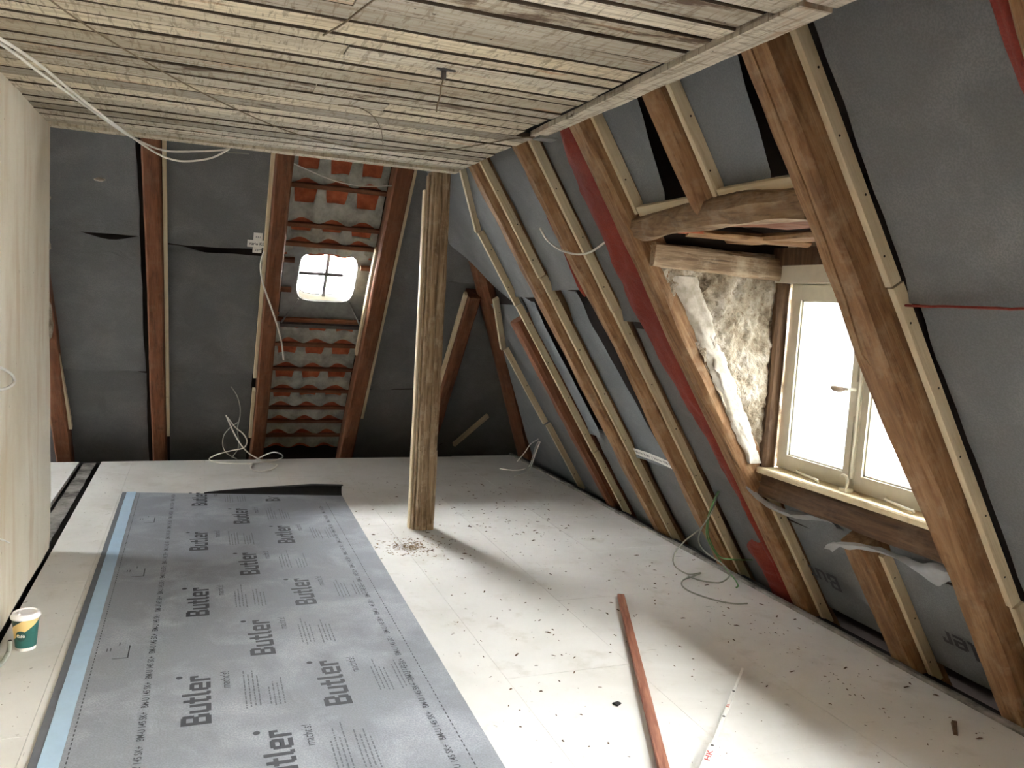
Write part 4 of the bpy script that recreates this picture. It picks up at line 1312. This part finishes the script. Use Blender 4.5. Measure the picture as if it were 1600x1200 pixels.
beam('edge_strip', pz(1.302, 5.04, 0.0), 2.17, 0.014, 0.05, M['pine'], post, seed=57, rough=0.001, wob=0.002, cham=0.002)
MB().tube([(1.457, 5.0, 0.56), (1.462, 4.985, 0.565), (1.468, 4.97, 0.575)], 0.003, 5).build('nail', M['screw'], post)
tag(post, 'old timber post standing free in the room under the ceiling edge', 'post')

# ---- membrane roll spread on the floor
MZ = 0.0035
def mem_z(x, y):
    return MZ + 0.0012 * nz(x * 2.2, y * 1.6) + 0.0006 * nz(x * 6, y * 5)
def mem_x(y, s):                                      # s = 0..1 across the sheet
    t = (y - 2.0) / 4.25
    xl = -0.462 - 0.026 * t
    xr = 0.945 + 0.070 * t
    return xl + (xr - xl) * s
def mem_end(s):
    return 6.25 - 0.31 * max(0, s - 0.02) ** 1.05
memb = empty('membrane_roll', V(0.25, 4.0, 0.0))
nx, ny = 30, 110
vs_, fs = [], []
for j in range(ny + 1):
    for i in range(nx + 1):
        s = i / nx
        y = 0.9 + (mem_end(s) - 0.9) * j / ny
        x = mem_x(y, s)
        z = mem_z(x, y)
        d = mem_end(s) - y
        if d < 0.35 and s > 0.3:
            z += 0.004 * (1 - d / 0.35) * (s - 0.3)
        vs_.append((x, y, z))
for j in range(ny):
    for i in range(nx):
        k_ = j * (nx + 1) + i
        fs.append((k_, k_ + 1, k_ + nx + 2, k_ + nx + 1))
mesh_obj('sheet', vs_, fs, M['membrane_floor'], memb, None, 60)
# far end curling up and over towards the room
vs_, fs = [], []
na = 16
for i in range(nx + 1):
    s = 0.36 + 0.64 * i / nx
    h = 0.004 + 0.040 * min(1.0, (s - 0.36) / 0.5) ** 0.8 if s > 0.36 else 0.004
    ye = mem_end(s)
    x = mem_x(ye, s)
    for j in range(na + 1):
        a = math.pi * 1.18 * j / na
        vs_.append((x, ye + h * math.sin(a), mem_z(x, ye) + h * (1 - math.cos(a))))
for i in range(nx):
    for j in range(na):
        k_ = i * (na + 1) + j
        fs.append((k_, k_ + 1, k_ + na + 2, k_ + na + 1))
mesh_obj('curled_end', vs_, fs, M['membrane_black'], memb, None, 60)
# pale blue release liner, slightly rippled
vs_, fs = [], []
nyl = 260
for j in range(nyl + 1):
    y = 0.9 + (6.245 - 0.9) * j / nyl
    for i in range(5):
        s = i / 4
        x = mem_x(y, 0.0) + 0.026 + 0.062 * s + 0.002 * nz(y * 3, 4)
        vs_.append((x, y, mem_z(x, y) + 0.0016 + (0.007 * max(0, nz(y * 9 + s * 0.8, 2.2, 3.3)) if y > 3.0 else 0.001)))
for j in range(nyl):
    for i in range(4):
        k_ = j * 5 + i
        fs.append((k_, k_ + 1, k_ + 6, k_ + 5))
lin_ = mesh_obj('release_liner', vs_, fs, M['liner'], memb, None, 60)
# black bitumen edge beside the liner
vs_, fs = [], []
for j in range(61):
    y = 0.9 + (6.25 - 0.9) * j / 60
    for x in (mem_x(y, 0) - 0.001, mem_x(y, 0) + 0.026):
        vs_.append((x, y, mem_z(x, y) + 0.0008))
for j in range(60):
    fs.append((2 * j, 2 * j + 1, 2 * j + 3, 2 * j + 2))
mesh_obj('dark_edge', vs_, fs, M['print_soft'], memb, None)
# ---- print
def ground_text(me, x, y, mat, name):
    m2 = me.copy()
    m2.materials.clear()
    m2.materials.append(mat)
    for v in m2.vertices:
        wx, wy = x - v.co.y, y + v.co.x
        v.co = V(wx - x, wy - y, mem_z(wx, wy) + 0.0012)
    return link(name, m2, memb, Matrix.Translation((x, y, 0)))
T_MACHT = text_mesh("macht's!", 0.135, 0.034, 0.0)
T_BMU = text_mesh('BM-U 145 SK+', 0.195, 0.024, 0.008)
dots = lathe([(0.0, 0.0), (0.012, 0.0)], 14)
small = MB()
rp = random.Random(3)
for x, ylist in ((0.064, (0.865, 1.848, 2.830, 3.813, 4.795, 5.80)), (0.318, (1.37, 2.352, 3.335, 4.330, 5.315)), (0.552, (0.87, 1.86, 2.848, 3.852, 4.850, 5.86))):
    for y in ylist:
        xx = x + (0.008 * (y - 2.8) / 3)
        if y + 0.38 > 6.22 - 0.31 * max(0, (xx + 0.48) / 1.45):
            L_ = 0.22
        ground_text(TXT_B, xx, y, M['print'], 'printed_wordmark')
        ground_text(T_MACHT, xx + 0.068, y + 0.25, M['print'], 'printed_slogan')
        mesh_obj('printed_dot', [(a, b, 0) for a, b, c in dots[0]], dots[1], M['print'], memb, Matrix.Translation((xx - 0.112, y + 0.372, mem_z(xx - 0.112, y + 0.37) + 0.0012)))
        for off, nlines, ln in ((0.120, 4, 0.30), (0.205, 4, 0.24)):
            for li in range(nlines):
                px = xx + off + li * 0.016
                py = y + 0.06 + rp.uniform(0, 0.03)
                end = py + ln * rp.uniform(0.55, 1.0)
                while py < end:
                    wl = rp.uniform(0.008, 0.03)
                    zz = mem_z(px, py) + 0.0011
                    if py + wl < mem_end((px + 0.48) / 1.47) - 0.02:
                        small.add([(px - 0.003, py, zz), (px + 0.002, py, zz), (px + 0.002, py + wl, zz), (px - 0.003, py + wl, zz)], [(0, 1, 2, 3)])
                    py += wl + 0.006
o = small.build('printed_small_lines', M['print_soft'], memb)
o['kind'] = 'stuff'
y = 0.95
while y < 6.0:
    ground_text(T_BMU, -0.145 + 0.006 * (y - 3) / 3, y, M['print'], 'printed_type_code')
    if y < 5.6:
        ground_text(T_BMU, 0.815 + 0.012 * (y - 3) / 3, y - 0.02, M['print'], 'printed_type_code')
    y += 0.2275
dash = MB()
for xb in (-0.362, 0.862):
    y = 0.95
    while y < 6.2:
        xx = xb + (0.006 if xb > 0 else -0.012) * (y - 3) / 3
        if y < mem_end((xx + 0.48) / 1.47) - 0.03:
            zz = mem_z(xx, y) + 0.0012
            dash.add([(xx - 0.002, y, zz), (xx + 0.002, y, zz), (xx + 0.002, y + 0.016, zz), (xx - 0.002, y + 0.016, zz)], [(0, 1, 2, 3)])
        y += 0.028
o = dash.build('printed_dash_lines', M['print'], memb)
o['kind'] = 'stuff'
for yy in (1.55, 2.52, 3.49, 4.47, 5.48):               # small corner marks
    mk = MB()
    def bar(x0, x1, y0, y1):
        zz = max(mem_z(x0, y0), mem_z(x1, y1)) + 0.0011
        mk.add([(x0, y0, zz), (x1, y0, zz), (x1, y1, zz), (x0, y1, zz)], [(0, 1, 2, 3)])
    bar(-0.246, -0.241, yy - 0.06, yy + 0.06)
    bar(-0.300, -0.246, yy - 0.06, yy - 0.055)
    bar(-0.315, -0.311, yy + 0.02, yy + 0.05); bar(-0.328, -0.324, yy + 0.02, yy + 0.05); bar(-0.285, -0.281, yy + 0.07, yy + 0.10)
    mk.build('printed_corner_mark', M['print'], memb)
tag(memb, 'grey printed roofing membrane spread over the floor with a pale blue edge strip', 'membrane')

# ---- paper cup
cup = empty('coffee_cup', V(-0.632, 3.63, 0))
R0, R1_, HC = 0.036, 0.049, 0.135
prof = [(0.0, 0.006), (R0 - 0.002, 0.006), (R0, 0.0), (R0 + 0.001, 0.002)]
for i in range(13):
    t = i / 12
    prof.append((R0 + 0.001 + (R1_ - R0) * t, 0.003 + HC * t))
CM = Matrix.Translation((-0.632, 3.63, 0.0)) @ Matrix.Rotation(math.radians(-80), 4, 'Z')
v_, f_ = lathe(prof, 40)
mesh_obj('body', v_, f_, M['cup'], cup, CM, 50)
v_, f_ = lathe([(R1_ + 0.001, HC - 0.004), (R1_ + 0.005, HC - 0.003), (R1_ + 0.0055, HC + 0.004), (R1_ + 0.002, HC + 0.007), (R1_ - 0.001, HC + 0.016), (R1_ - 0.006, HC + 0.018), (R1_ - 0.010, HC + 0.013), (0.0, HC + 0.012)], 40)
lid = mesh_obj('lid', v_, f_, M['cup_lid'], cup, CM, 40)
mb = MB(); mb.tube([(-0.018, -0.022, HC + 0.013), (0.0, -0.03, HC + 0.014), (0.018, -0.022, HC + 0.013)], 0.006, 8)
mb.build('mouth_ridge', M['cup_lid'], lid, CM, 40)
def on_cup(theta, z, out=0.0006):
    r = R0 + 0.001 + (R1_ - R0) * (z - 0.003) / HC + out
    return V(r * math.cos(theta), r * math.sin(theta), z)
th0 = -0.42
v_, f_ = [on_cup(th0, 0.066)], []
for k_ in range(24):
    a = 2 * math.pi * k_ / 24
    v_.append(on_cup(th0 + 0.46 * math.cos(a), 0.066 + 0.022 * math.sin(a)))
for k_ in range(24):
    f_.append((0, 1 + k_, 1 + (k_ + 1) % 24))
mesh_obj('badge', v_, f_, M['cup_green'], cup, CM)
tm = text_mesh('café', 0.030, 0.014, 0.01)
tm.materials.append(M['cup_white'])
for v in tm.vertices:
    v.co = on_cup(th0 + (v.co.x - 0.015) / 0.043, 0.060 + v.co.y, 0.0012)
link('badge_lettering', tm, cup, CM)
tag(cup, 'green and yellow paper coffee cup with white lid by the plastered wall', 'cup')

# ---- long brown strip and folding rule on the floor
a, b = V(2.077, 3.610, 0.0), V(1.455, 2.175, 0.0)
d_ = (b - a).normalized()
o = beam_between('wooden_strip', a + V(0, 0, 0.024), a + d_ * 2.3 + V(0, 0, 0.024), (0, 0, -1), 0.036, 0.023, M['strip_wood'], seed=71, rough=0.0006, wob=0.001, cham=0.002)
tag(o, 'long thin red-brown wooden strip lying on the floor', 'wooden strip')
rule = empty('folding_rule', V(1.9, 2.45, 0))
a, b = V(2.187, 2.730, 0.0), V(1.610, 2.150, 0.0)
d_ = (b - a).normalized()
n_ = V(-d_.y, d_.x, 0)
pos = 0.0
segs = ((0.235, 0.009, 0.010), (0.235, 0.013, 0.012), (0.235, 0.013, 0.015), (0.30, 0.026, 0.018), (0.3, 0.026, 0.018))
for i, (L_, w_, z_) in enumerate(segs):
    s0 = a + d_ * pos
    MB().box(-w_ / 2, w_ / 2, 0, L_ + 0.02, z_ - 0.008 if i < 3 else 0.0, z_, frame(s0, -n_, d_, V(0, 0, 1))).build('segment', M['tape'], rule)
    if i:
        v_, f_ = lathe([(0.0, 0.002), (0.005, 0.0016), (0.006, 0.0)], 12)
        mesh_obj('hinge', v_, f_, M['metal'], rule, Matrix.Translation(s0 + V(0, 0, z_) + d_ * 0.01))
    pos += L_
def rule_text(body, L_, cap, at, off, z_):
    me = text_mesh(body, L_, cap, 0.01)
    me.materials.append(M['print_red'])
    link('printed_mark', me, rule, frame(a + d_ * at + n_ * off + V(0, 0, z_), -d_, -n_, V(0, 0, 1)))
rule_text('B', 0.028, 0.010, 0.395, 0.005, 0.0128)
rule_text('HK', 0.07, 0.018, 0.82, 0.009, 0.0188)
tag(rule, 'white folding rule with red marks lying near the window on the floor', 'folding rule')
def chip(name, x, y, L_, w_, h_, ang, mat, label):
    mb = MB().hexa([V(-L_ / 2, -w_ / 2, 0), V(L_ / 2, -w_ * 0.3, 0), V(L_ / 2, w_ * 0.4, 0), V(-L_ / 2, w_ / 2, 0), V(-L_ / 2, -w_ * 0.4, h_), V(L_ / 2 * 0.9, -w_ * 0.2, h_ * 0.7), V(L_ / 2 * 0.9, w_ * 0.3, h_ * 0.6), V(-L_ / 2, w_ * 0.4, h_)])
    o = mb.build(name, mat, None, Matrix.Translation((x, y, 0.001)) @ Matrix.Rotation(ang, 4, 'Z'))
    return tag(o, label, 'wood chip')
chip('wood_chip', 2.68, 2.10, 0.10, 0.022, 0.012, math.atan2(-0.074, -0.079), M['dark_wood'], 'brown wood chip on the floor below the large cracked rafter')
chip('wood_chip', 1.515, 2.60, 0.03, 0.028, 0.006, 0.4, M['gap_dark'], 'dark flake on the floor left of the wooden strip')

# ---- crumbs: uncountable
deb = MB()
rd = random.Random(21)
def crumb(x, y, s):
    a = rd.uniform(0, 6.28)
    L_, w_, h_ = s * rd.uniform(0.8, 3.0), s * rd.uniform(0.5, 0.9), s * rd.uniform(0.2, 0.5)
    c, sn = math.cos(a), math.sin(a)
    pts = [(-L_, -w_, 0), (L_, -w_ * 0.6, 0), (L_ * 0.8, w_, 0), (-L_ * 0.9, w_ * 0.7, 0), (0, 0, h_ * 2)]
    deb.add([(x + px * c - py * sn, y + px * sn + py * c, pz_ + 0.0012) for px, py, pz_ in pts], [(0, 1, 4), (1, 2, 4), (2, 3, 4), (3, 0, 4), (3, 2, 1, 0)])
def on_mem(x, y):
    return -0.5 < x < 1.03 and y < 6.3
for _ in range(520):
    x, y = rd.uniform(1.0, 2.88), rd.uniform(1.6, 6.6)
    if not on_mem(x, y):
        crumb(x, y, rd.choice((0.0015, 0.002, 0.003, 0.004, 0.006)))
for _ in range(70):                                    # denser patch right of the post
    x, y = rd.gauss(2.05, 0.28), rd.gauss(4.9, 0.45)
    crumb(x, y, rd.choice((0.002, 0.003, 0.004, 0.006)))
for _ in range(90):
    x, y = rd.gauss(2.55, 0.10), rd.gauss(2.75, 0.5)
    crumb(x, y, rd.choice((0.002, 0.003)))
for _ in range(60):
    crumb(rd.uniform(-0.71, -0.52), rd.uniform(2.5, 7.2), 0.0018)
o = deb.build('floor_crumbs', M['dark_wood'])
tag(o, 'scattered dark crumbs and splinters on the pale floor', 'debris', kind='stuff')
deb = MB()
for _ in range(420):
    r_ = abs(rd.gauss(0, 0.085)); a = rd.uniform(0, 6.28)
    crumb(1.215 + r_ * 1.5 * math.cos(a), 4.66 + r_ * 1.3 * math.sin(a), rd.choice((0.002, 0.003, 0.004, 0.005)))
o = deb.build('sawdust', M['old_grey'])
tag(o, 'small heap of sawdust and chips in front of the post', 'sawdust', kind='stuff')

# ---- cables
CB = {
'ceil1':[(-0.654,2.847,2.2),(-0.587,2.993,2.2),(-0.536,3.316,2.2),(-0.469,3.72,2.2),(-0.35,4.237,2.18),(-0.285,4.98,2.244),(-0.181,4.98,2.222),(-0.024,4.98,2.24),(0.111,4.98,2.263),(0.15,4.95,2.285)],
'ceil2':[(-0.629,2.742,2.2),(-0.575,2.929,2.2),(-0.517,3.198,2.2),(-0.465,3.602,2.2),(-0.364,4.086,2.18),(-0.278,4.98,2.224),(-0.181,4.98,2.184),(-0.089,4.98,2.177),(0.044,4.98,2.21),(0.137,4.95,2.266)],
'thin':[(-0.416,2.401,2.22),(-0.351,2.778,2.25),(-0.203,3.135,2.25),(0.027,3.589,2.25),(0.376,4.107,2.25),(0.682,4.311,2.25),(0.876,4.285,2.25),(1.111,4.142,2.25),(1.232,3.881,2.25),(1.327,3.603,2.25),(1.396,3.498,2.25)],
'arc':[(0.51,3.455,2.26),(0.592,3.45,2.26),(0.679,3.58,2.26),(0.775,3.869,2.26),(0.888,4.364,2.26)],
'diag':[(0.411,2.171,2.26),(0.386,2.306,2.26),(0.364,2.436,2.26),(0.328,2.567,2.26)],
'tilewire':[(0.562,5.75,2.345),(0.662,5.772,2.317),(0.773,5.798,2.285),(0.908,5.819,2.259),(1.065,5.823,2.253),(1.279,5.803,2.278)],
'barecable':[(0.424,6.213,1.765),(0.407,6.262,1.664),(0.43,6.348,1.549),(0.487,6.454,1.408),(0.559,6.586,1.236),(0.613,6.71,1.08),(0.643,6.829,0.932)],
'coilA':[(0.219,7.1,0.431),(0.256,7.1,0.345),(0.319,7.1,0.22),(0.394,7.1,0.121),(0.478,7.1,0.065),(0.578,7.169,0.01),(0.64,7.083,0.01),(0.586,6.925,0.006),(0.478,6.835,0.006),(0.42,6.965,0.006),(0.442,7.172,0.006)],
'coilB':[(0.23,7.12,0.412),(0.297,7.12,0.325),(0.36,7.12,0.271),(0.393,7.12,0.205),(0.363,7.12,0.15),(0.271,7.12,0.129),(0.16,7.1,0.102),(0.1,7.381,0.008),(0.139,7.251,0.006),(0.266,7.187,0.006),(0.447,7.172,0.006),(0.613,7.268,0.006),(0.711,7.393,0.008),(0.675,7.2,0.081),(0.605,7.2,0.093),(0.532,7.425,0.01),(0.483,7.334,0.006)],
'coilC':[(0.255,7.15,0.668),(0.303,7.15,0.593),(0.33,7.15,0.5),(0.332,7.15,0.419),(0.314,7.15,0.309),(0.327,7.15,0.2),(0.319,7.15,0.128),(0.284,7.424,0.008)],
'coilD':[(0.318,7.15,0.364),(0.258,7.15,0.32),(0.208,7.15,0.255),(0.2,7.15,0.173),(0.222,7.15,0.113),(0.274,7.15,0.074),(0.324,7.354,0.01)],
'cornA':[(2.734,6.35,0.35),(2.665,6.35,0.305),(2.616,6.35,0.234),(2.551,6.35,0.157)],
'cornB':[(2.719,6.3,0.342),(2.688,6.3,0.281),(2.669,6.3,0.198),(2.877,6.854,0.006),(2.767,6.723,0.006),(2.663,6.678,0.006),(2.555,6.77,0.006)],
'cornC':[(2.71,6.25,0.346),(2.685,6.25,0.274),(2.656,6.25,0.181),(2.839,6.744,0.006),(2.729,6.565,0.006),(2.575,6.45,0.006)],
'green1':[(2.718,3.724,0.522),(2.575,3.57,0.504),(2.653,3.708,0.383),(2.726,3.811,0.27),(2.783,3.843,0.182),(2.863,3.863,0.095),(2.807,3.67,0.145),(2.999,3.746,0.105)],
'green2':[(2.721,3.739,0.518),(2.578,3.588,0.482),(2.663,3.736,0.35),(2.744,3.837,0.224),(2.806,3.831,0.128),(2.862,3.791,0.042),(2.818,3.652,0.036),(2.801,3.597,0.02),(2.796,3.606,0.006)],
'grey1':[(2.728,3.754,0.507),(2.628,3.674,0.404),(2.644,3.763,0.306),(2.58,3.814,0.22),(2.55,3.867,0.12),(2.627,3.961,0.02),(2.651,3.861,0.006),(2.741,3.865,0.006),(2.67,3.824,0.006),(2.568,3.779,0.006),(2.507,3.697,0.006),(2.5,3.598,0.006),(2.555,3.471,0.006),(2.625,3.4,0.006),(2.705,3.383,0.006)],
'grey2':[(2.726,3.738,0.511),(2.607,3.624,0.436),(2.721,3.871,0.26),(2.76,3.935,0.163),(2.76,3.846,0.126),(2.737,3.659,0.124),(2.79,3.663,0.06),(2.756,3.698,0.006),(2.663,3.749,0.006),(2.632,3.831,0.006)],
'loose':[(1.778,4.288,1.925),(1.786,4.196,1.856),(1.789,4.02,1.797),(1.796,3.831,1.767),(1.805,3.687,1.772),(1.824,3.573,1.816)],
'wallcable':[(-0.735,3.464,1.174),(-0.71,3.541,1.151),(-0.7,3.652,1.123),(-0.7,3.768,1.089),(-0.7,3.792,1.06),(-0.7,3.673,1.053),(-0.71,3.539,1.059),(-0.735,3.461,1.063)],
'wallcable2':[(-0.735,3.399,0.543),(-0.71,3.579,0.471),(-0.71,3.75,0.404)],
'floorcable':[(-0.672,3.545,0.07),(-0.673,3.548,0.04),(-0.68,3.547,0.015),(-0.688,3.482,0.006),(-0.716,3.389,0.006)],
}
def cable(key, r, mat, label, name='cable', parent=None, sub=6, group=None):
    o = MB().tube(spline(CB[key], sub), r, 7).build(name, M[mat], parent, None, 60)
    if label:
        tag(o, label, 'cable', group)
    return o
cable('ceil1', 0.0055, 'white_cable', 'white cable under the ceiling, the upper of two ending at the end slope')
cable('ceil2', 0.0055, 'white_cable', 'white cable under the ceiling, the lower sagging one of two')
o = MB().tube([(0.128, 4.97, 2.250), (0.247, 4.97, 2.256)], 0.004, 6).build('cable_end', M['grey_cable'])
tag(o, 'stub of grey cable beside the ends of the white ceiling cables', 'cable')
cable('thin', 0.0028, 'old_wire', 'thin old wire strung diagonally below the ceiling laths')
cable('arc', 0.0022, 'old_wire', 'short curved wire hanging from the ceiling laths')
cable('diag', 0.003, 'old_wire', 'dark splinter of cane hanging from the ceiling near the top edge')
hk = empty('ceiling_hook', V(0.76, 2.77, CEIL))
v_, f_ = lathe([(0.018, 0.0), (0.016, -0.004), (0.009, -0.006), (0.009, -0.03), (0.006, -0.034), (0.0, -0.034)], 14)
mesh_obj('socket', v_, f_, M['metal'], hk, Matrix.Translation((0.76, 2.77, CEIL - 0.004)), 40)
MB().box(0.735, 0.80, 2.765, 2.775, CEIL - 0.008, CEIL - 0.002).build('bracket', M['metal'], hk)
MB().tube(spline([(0.758, 2.77, 2.250), (0.757, 2.768, 2.235), (0.752, 2.77, 2.215), (0.749, 2.765, 2.186), (0.742, 2.77, 2.153), (0.741, 2.772, 2.132)]), 0.003, 6).build('wire', M['old_wire'], hk, None, 50)
tag(hk, 'old lamp hook with a dangling wire in the middle of the ceiling', 'hook')
cable('tilewire', 0.004, 'white_cable', 'white wire hanging across the bare tiles above the roof light')
cable('barecable', 0.0065, 'white_cable', 'stiff white cable hanging from the tape cross beside the tiled bay')
coil = empty('cable_coil', V(0.4, 7.1, 0))
for k_, m_, r_ in (('coilA', 'white_cable', 0.0055), ('coilB', 'white_cable', 0.0055), ('coilC', 'grey_cable', 0.0035), ('coilD', 'grey_cable', 0.0045)):
    MB().tube(spline(CB[k_], 7), r_, 7).build('cable_loop', M[m_], coil, None, 60)
tag(coil, 'loose tangle of white cable on the floor at the foot of the end slope', 'cable')
crn = empty('cable_bundle', V(2.75, 6.35, 0))
for k_ in ('cornA', 'cornB', 'cornC'):
    MB().tube(spline(CB[k_], 6), 0.0045, 6).build('cable_strand', M['white_cable'], crn, None, 60)
tag(crn, 'three white cables drooping to the floor in the dark roof corner', 'cable')
grn = empty('cable_tangle', V(2.7, 3.75, 0))
for k_, m_ in (('green1', 'green_cable'), ('green2', 'green_cable'), ('grey1', 'grey_cable'), ('grey2', 'grey_cable')):
    MB().tube(spline(CB[k_], 7), 0.0042, 6).build('cable_strand', M[m_], grn, None, 60)
tag(grn, 'tangle of green and grey cables spilling from the eaves onto the floor', 'cable')
cable('loose', 0.0055, 'white_cable', 'short white cable hooked across the log rafter left of the red foil')
cable('wallcable', 0.006, 'white_cable', 'loop of cable sticking out of the plastered wall')
cable('wallcable2', 0.003, 'white_cable', 'thin cable end sticking out low on the plastered wall')
fc = cable('floorcable', 0.009, 'grey_cable', 'grey conduit stub with a dark open end beside the coffee cup')
v_, f_ = lathe([(0.0, 0.0), (0.0075, 0.0)], 10)
mesh_obj('open_end', v_, f_, M['gap_dark'], fc, Matrix.Translation((-0.672, 3.545, 0.0708)))
o = MB().tube([BK(-0.86, -0.02, -0.10), BK(-0.95, 0.0, -0.10)], 0.006, 6).build('cable', M['white_cable'], None, None, 40)
tag(o, 'white cable end peeping out behind the plastered wall on the floor', 'cable')

# ---- printed tapes
def quad_on(F, u0, u1, z0, z1, p, name, mat, parent=None, bend=0.0, skew=0.0):
    n = 10
    vs_, fs = [], []
    for i in range(n + 1):
        t = i / n
        u = u0 + (u1 - u0) * t
        dz = skew * t + bend * math.sin(math.pi * t)
        vs_ += [F(u, z0 + dz, p), F(u, z1 + dz, p)]
    for i in range(n):
        fs.append((2 * i, 2 * i + 2, 2 * i + 3, 2 * i + 1))
    return mesh_obj(name, vs_, fs, mat, parent, None)
tp = empty('tape_cross', BK(0.38, 1.77, 0.07))
PT = 0.066
quad_on(BK, 0.350, 0.412, 1.712, 1.850, PT + 0.002, 'tape_piece', M['tape'], tp)
quad_on(BK, 0.310, 0.448, 1.752, 1.800, PT, 'tape_piece', M['tape'], tp)
me = text_mesh('Vario KB1', 0.118, 0.024, 0.012)
me.materials.append(M['print_black'])
link('printed_lettering', me, tp, frame(BK(0.32, 1.768, PT - 0.002), V(1, 0, 0), AB, -NB))
tm2 = text_mesh('KB1', 0.03, 0.016, 0.01); tm2.materials.append(M['print_soft'])
link('printed_lettering', tm2, tp, frame(BK(0.366, 1.816, PT), V(1, 0, 0), AB, -NB))
link('printed_lettering', tm2.copy(), tp, frame(BK(0.366, 1.724, PT), V(1, 0, 0), AB, -NB))
tag(tp, 'cross of white printed tape on the membrane left of the tiled bay', 'tape')
tr_ = empty('membrane_tape', RT(4.38, 0.53, 0.08))
quad_on(RT, 4.64, 4.10, 0.508, 0.556, 0.078, 'tape_piece', M['tape'], tr_, bend=0.012, skew=-0.005)
me = text_mesh('Vario KB1 | Vario KB1', 0.42, 0.020, 0.010)
me.materials.append(M['print_black'])
link('printed_lettering', me, tr_, frame(RT(4.60, 0.535, 0.074), V(0, -1, 0), AR, -NR))
tag(tr_, 'white printed tape along the seam between two rafters left of the green cables', 'tape')
# ---- little hardware at the ceiling edge
MB().box(1.43, 1.52, 3.52, 3.60, CEIL - 0.024, CEIL - 0.014).build('metal_bracket', M['zinc'])
tag(bpy.data.objects['metal_bracket'], 'small galvanised bracket on the ceiling edge above the rafters', 'bracket')
o = blob('wood_splinter', M['lath'], BK(-0.62, 2.10, 0.06), (0.03, 0.012, 0.012), 4.0)
tag(o, 'pale splinter stuck to the membrane under the ceiling left of the wall-side rafter', 'splinter')
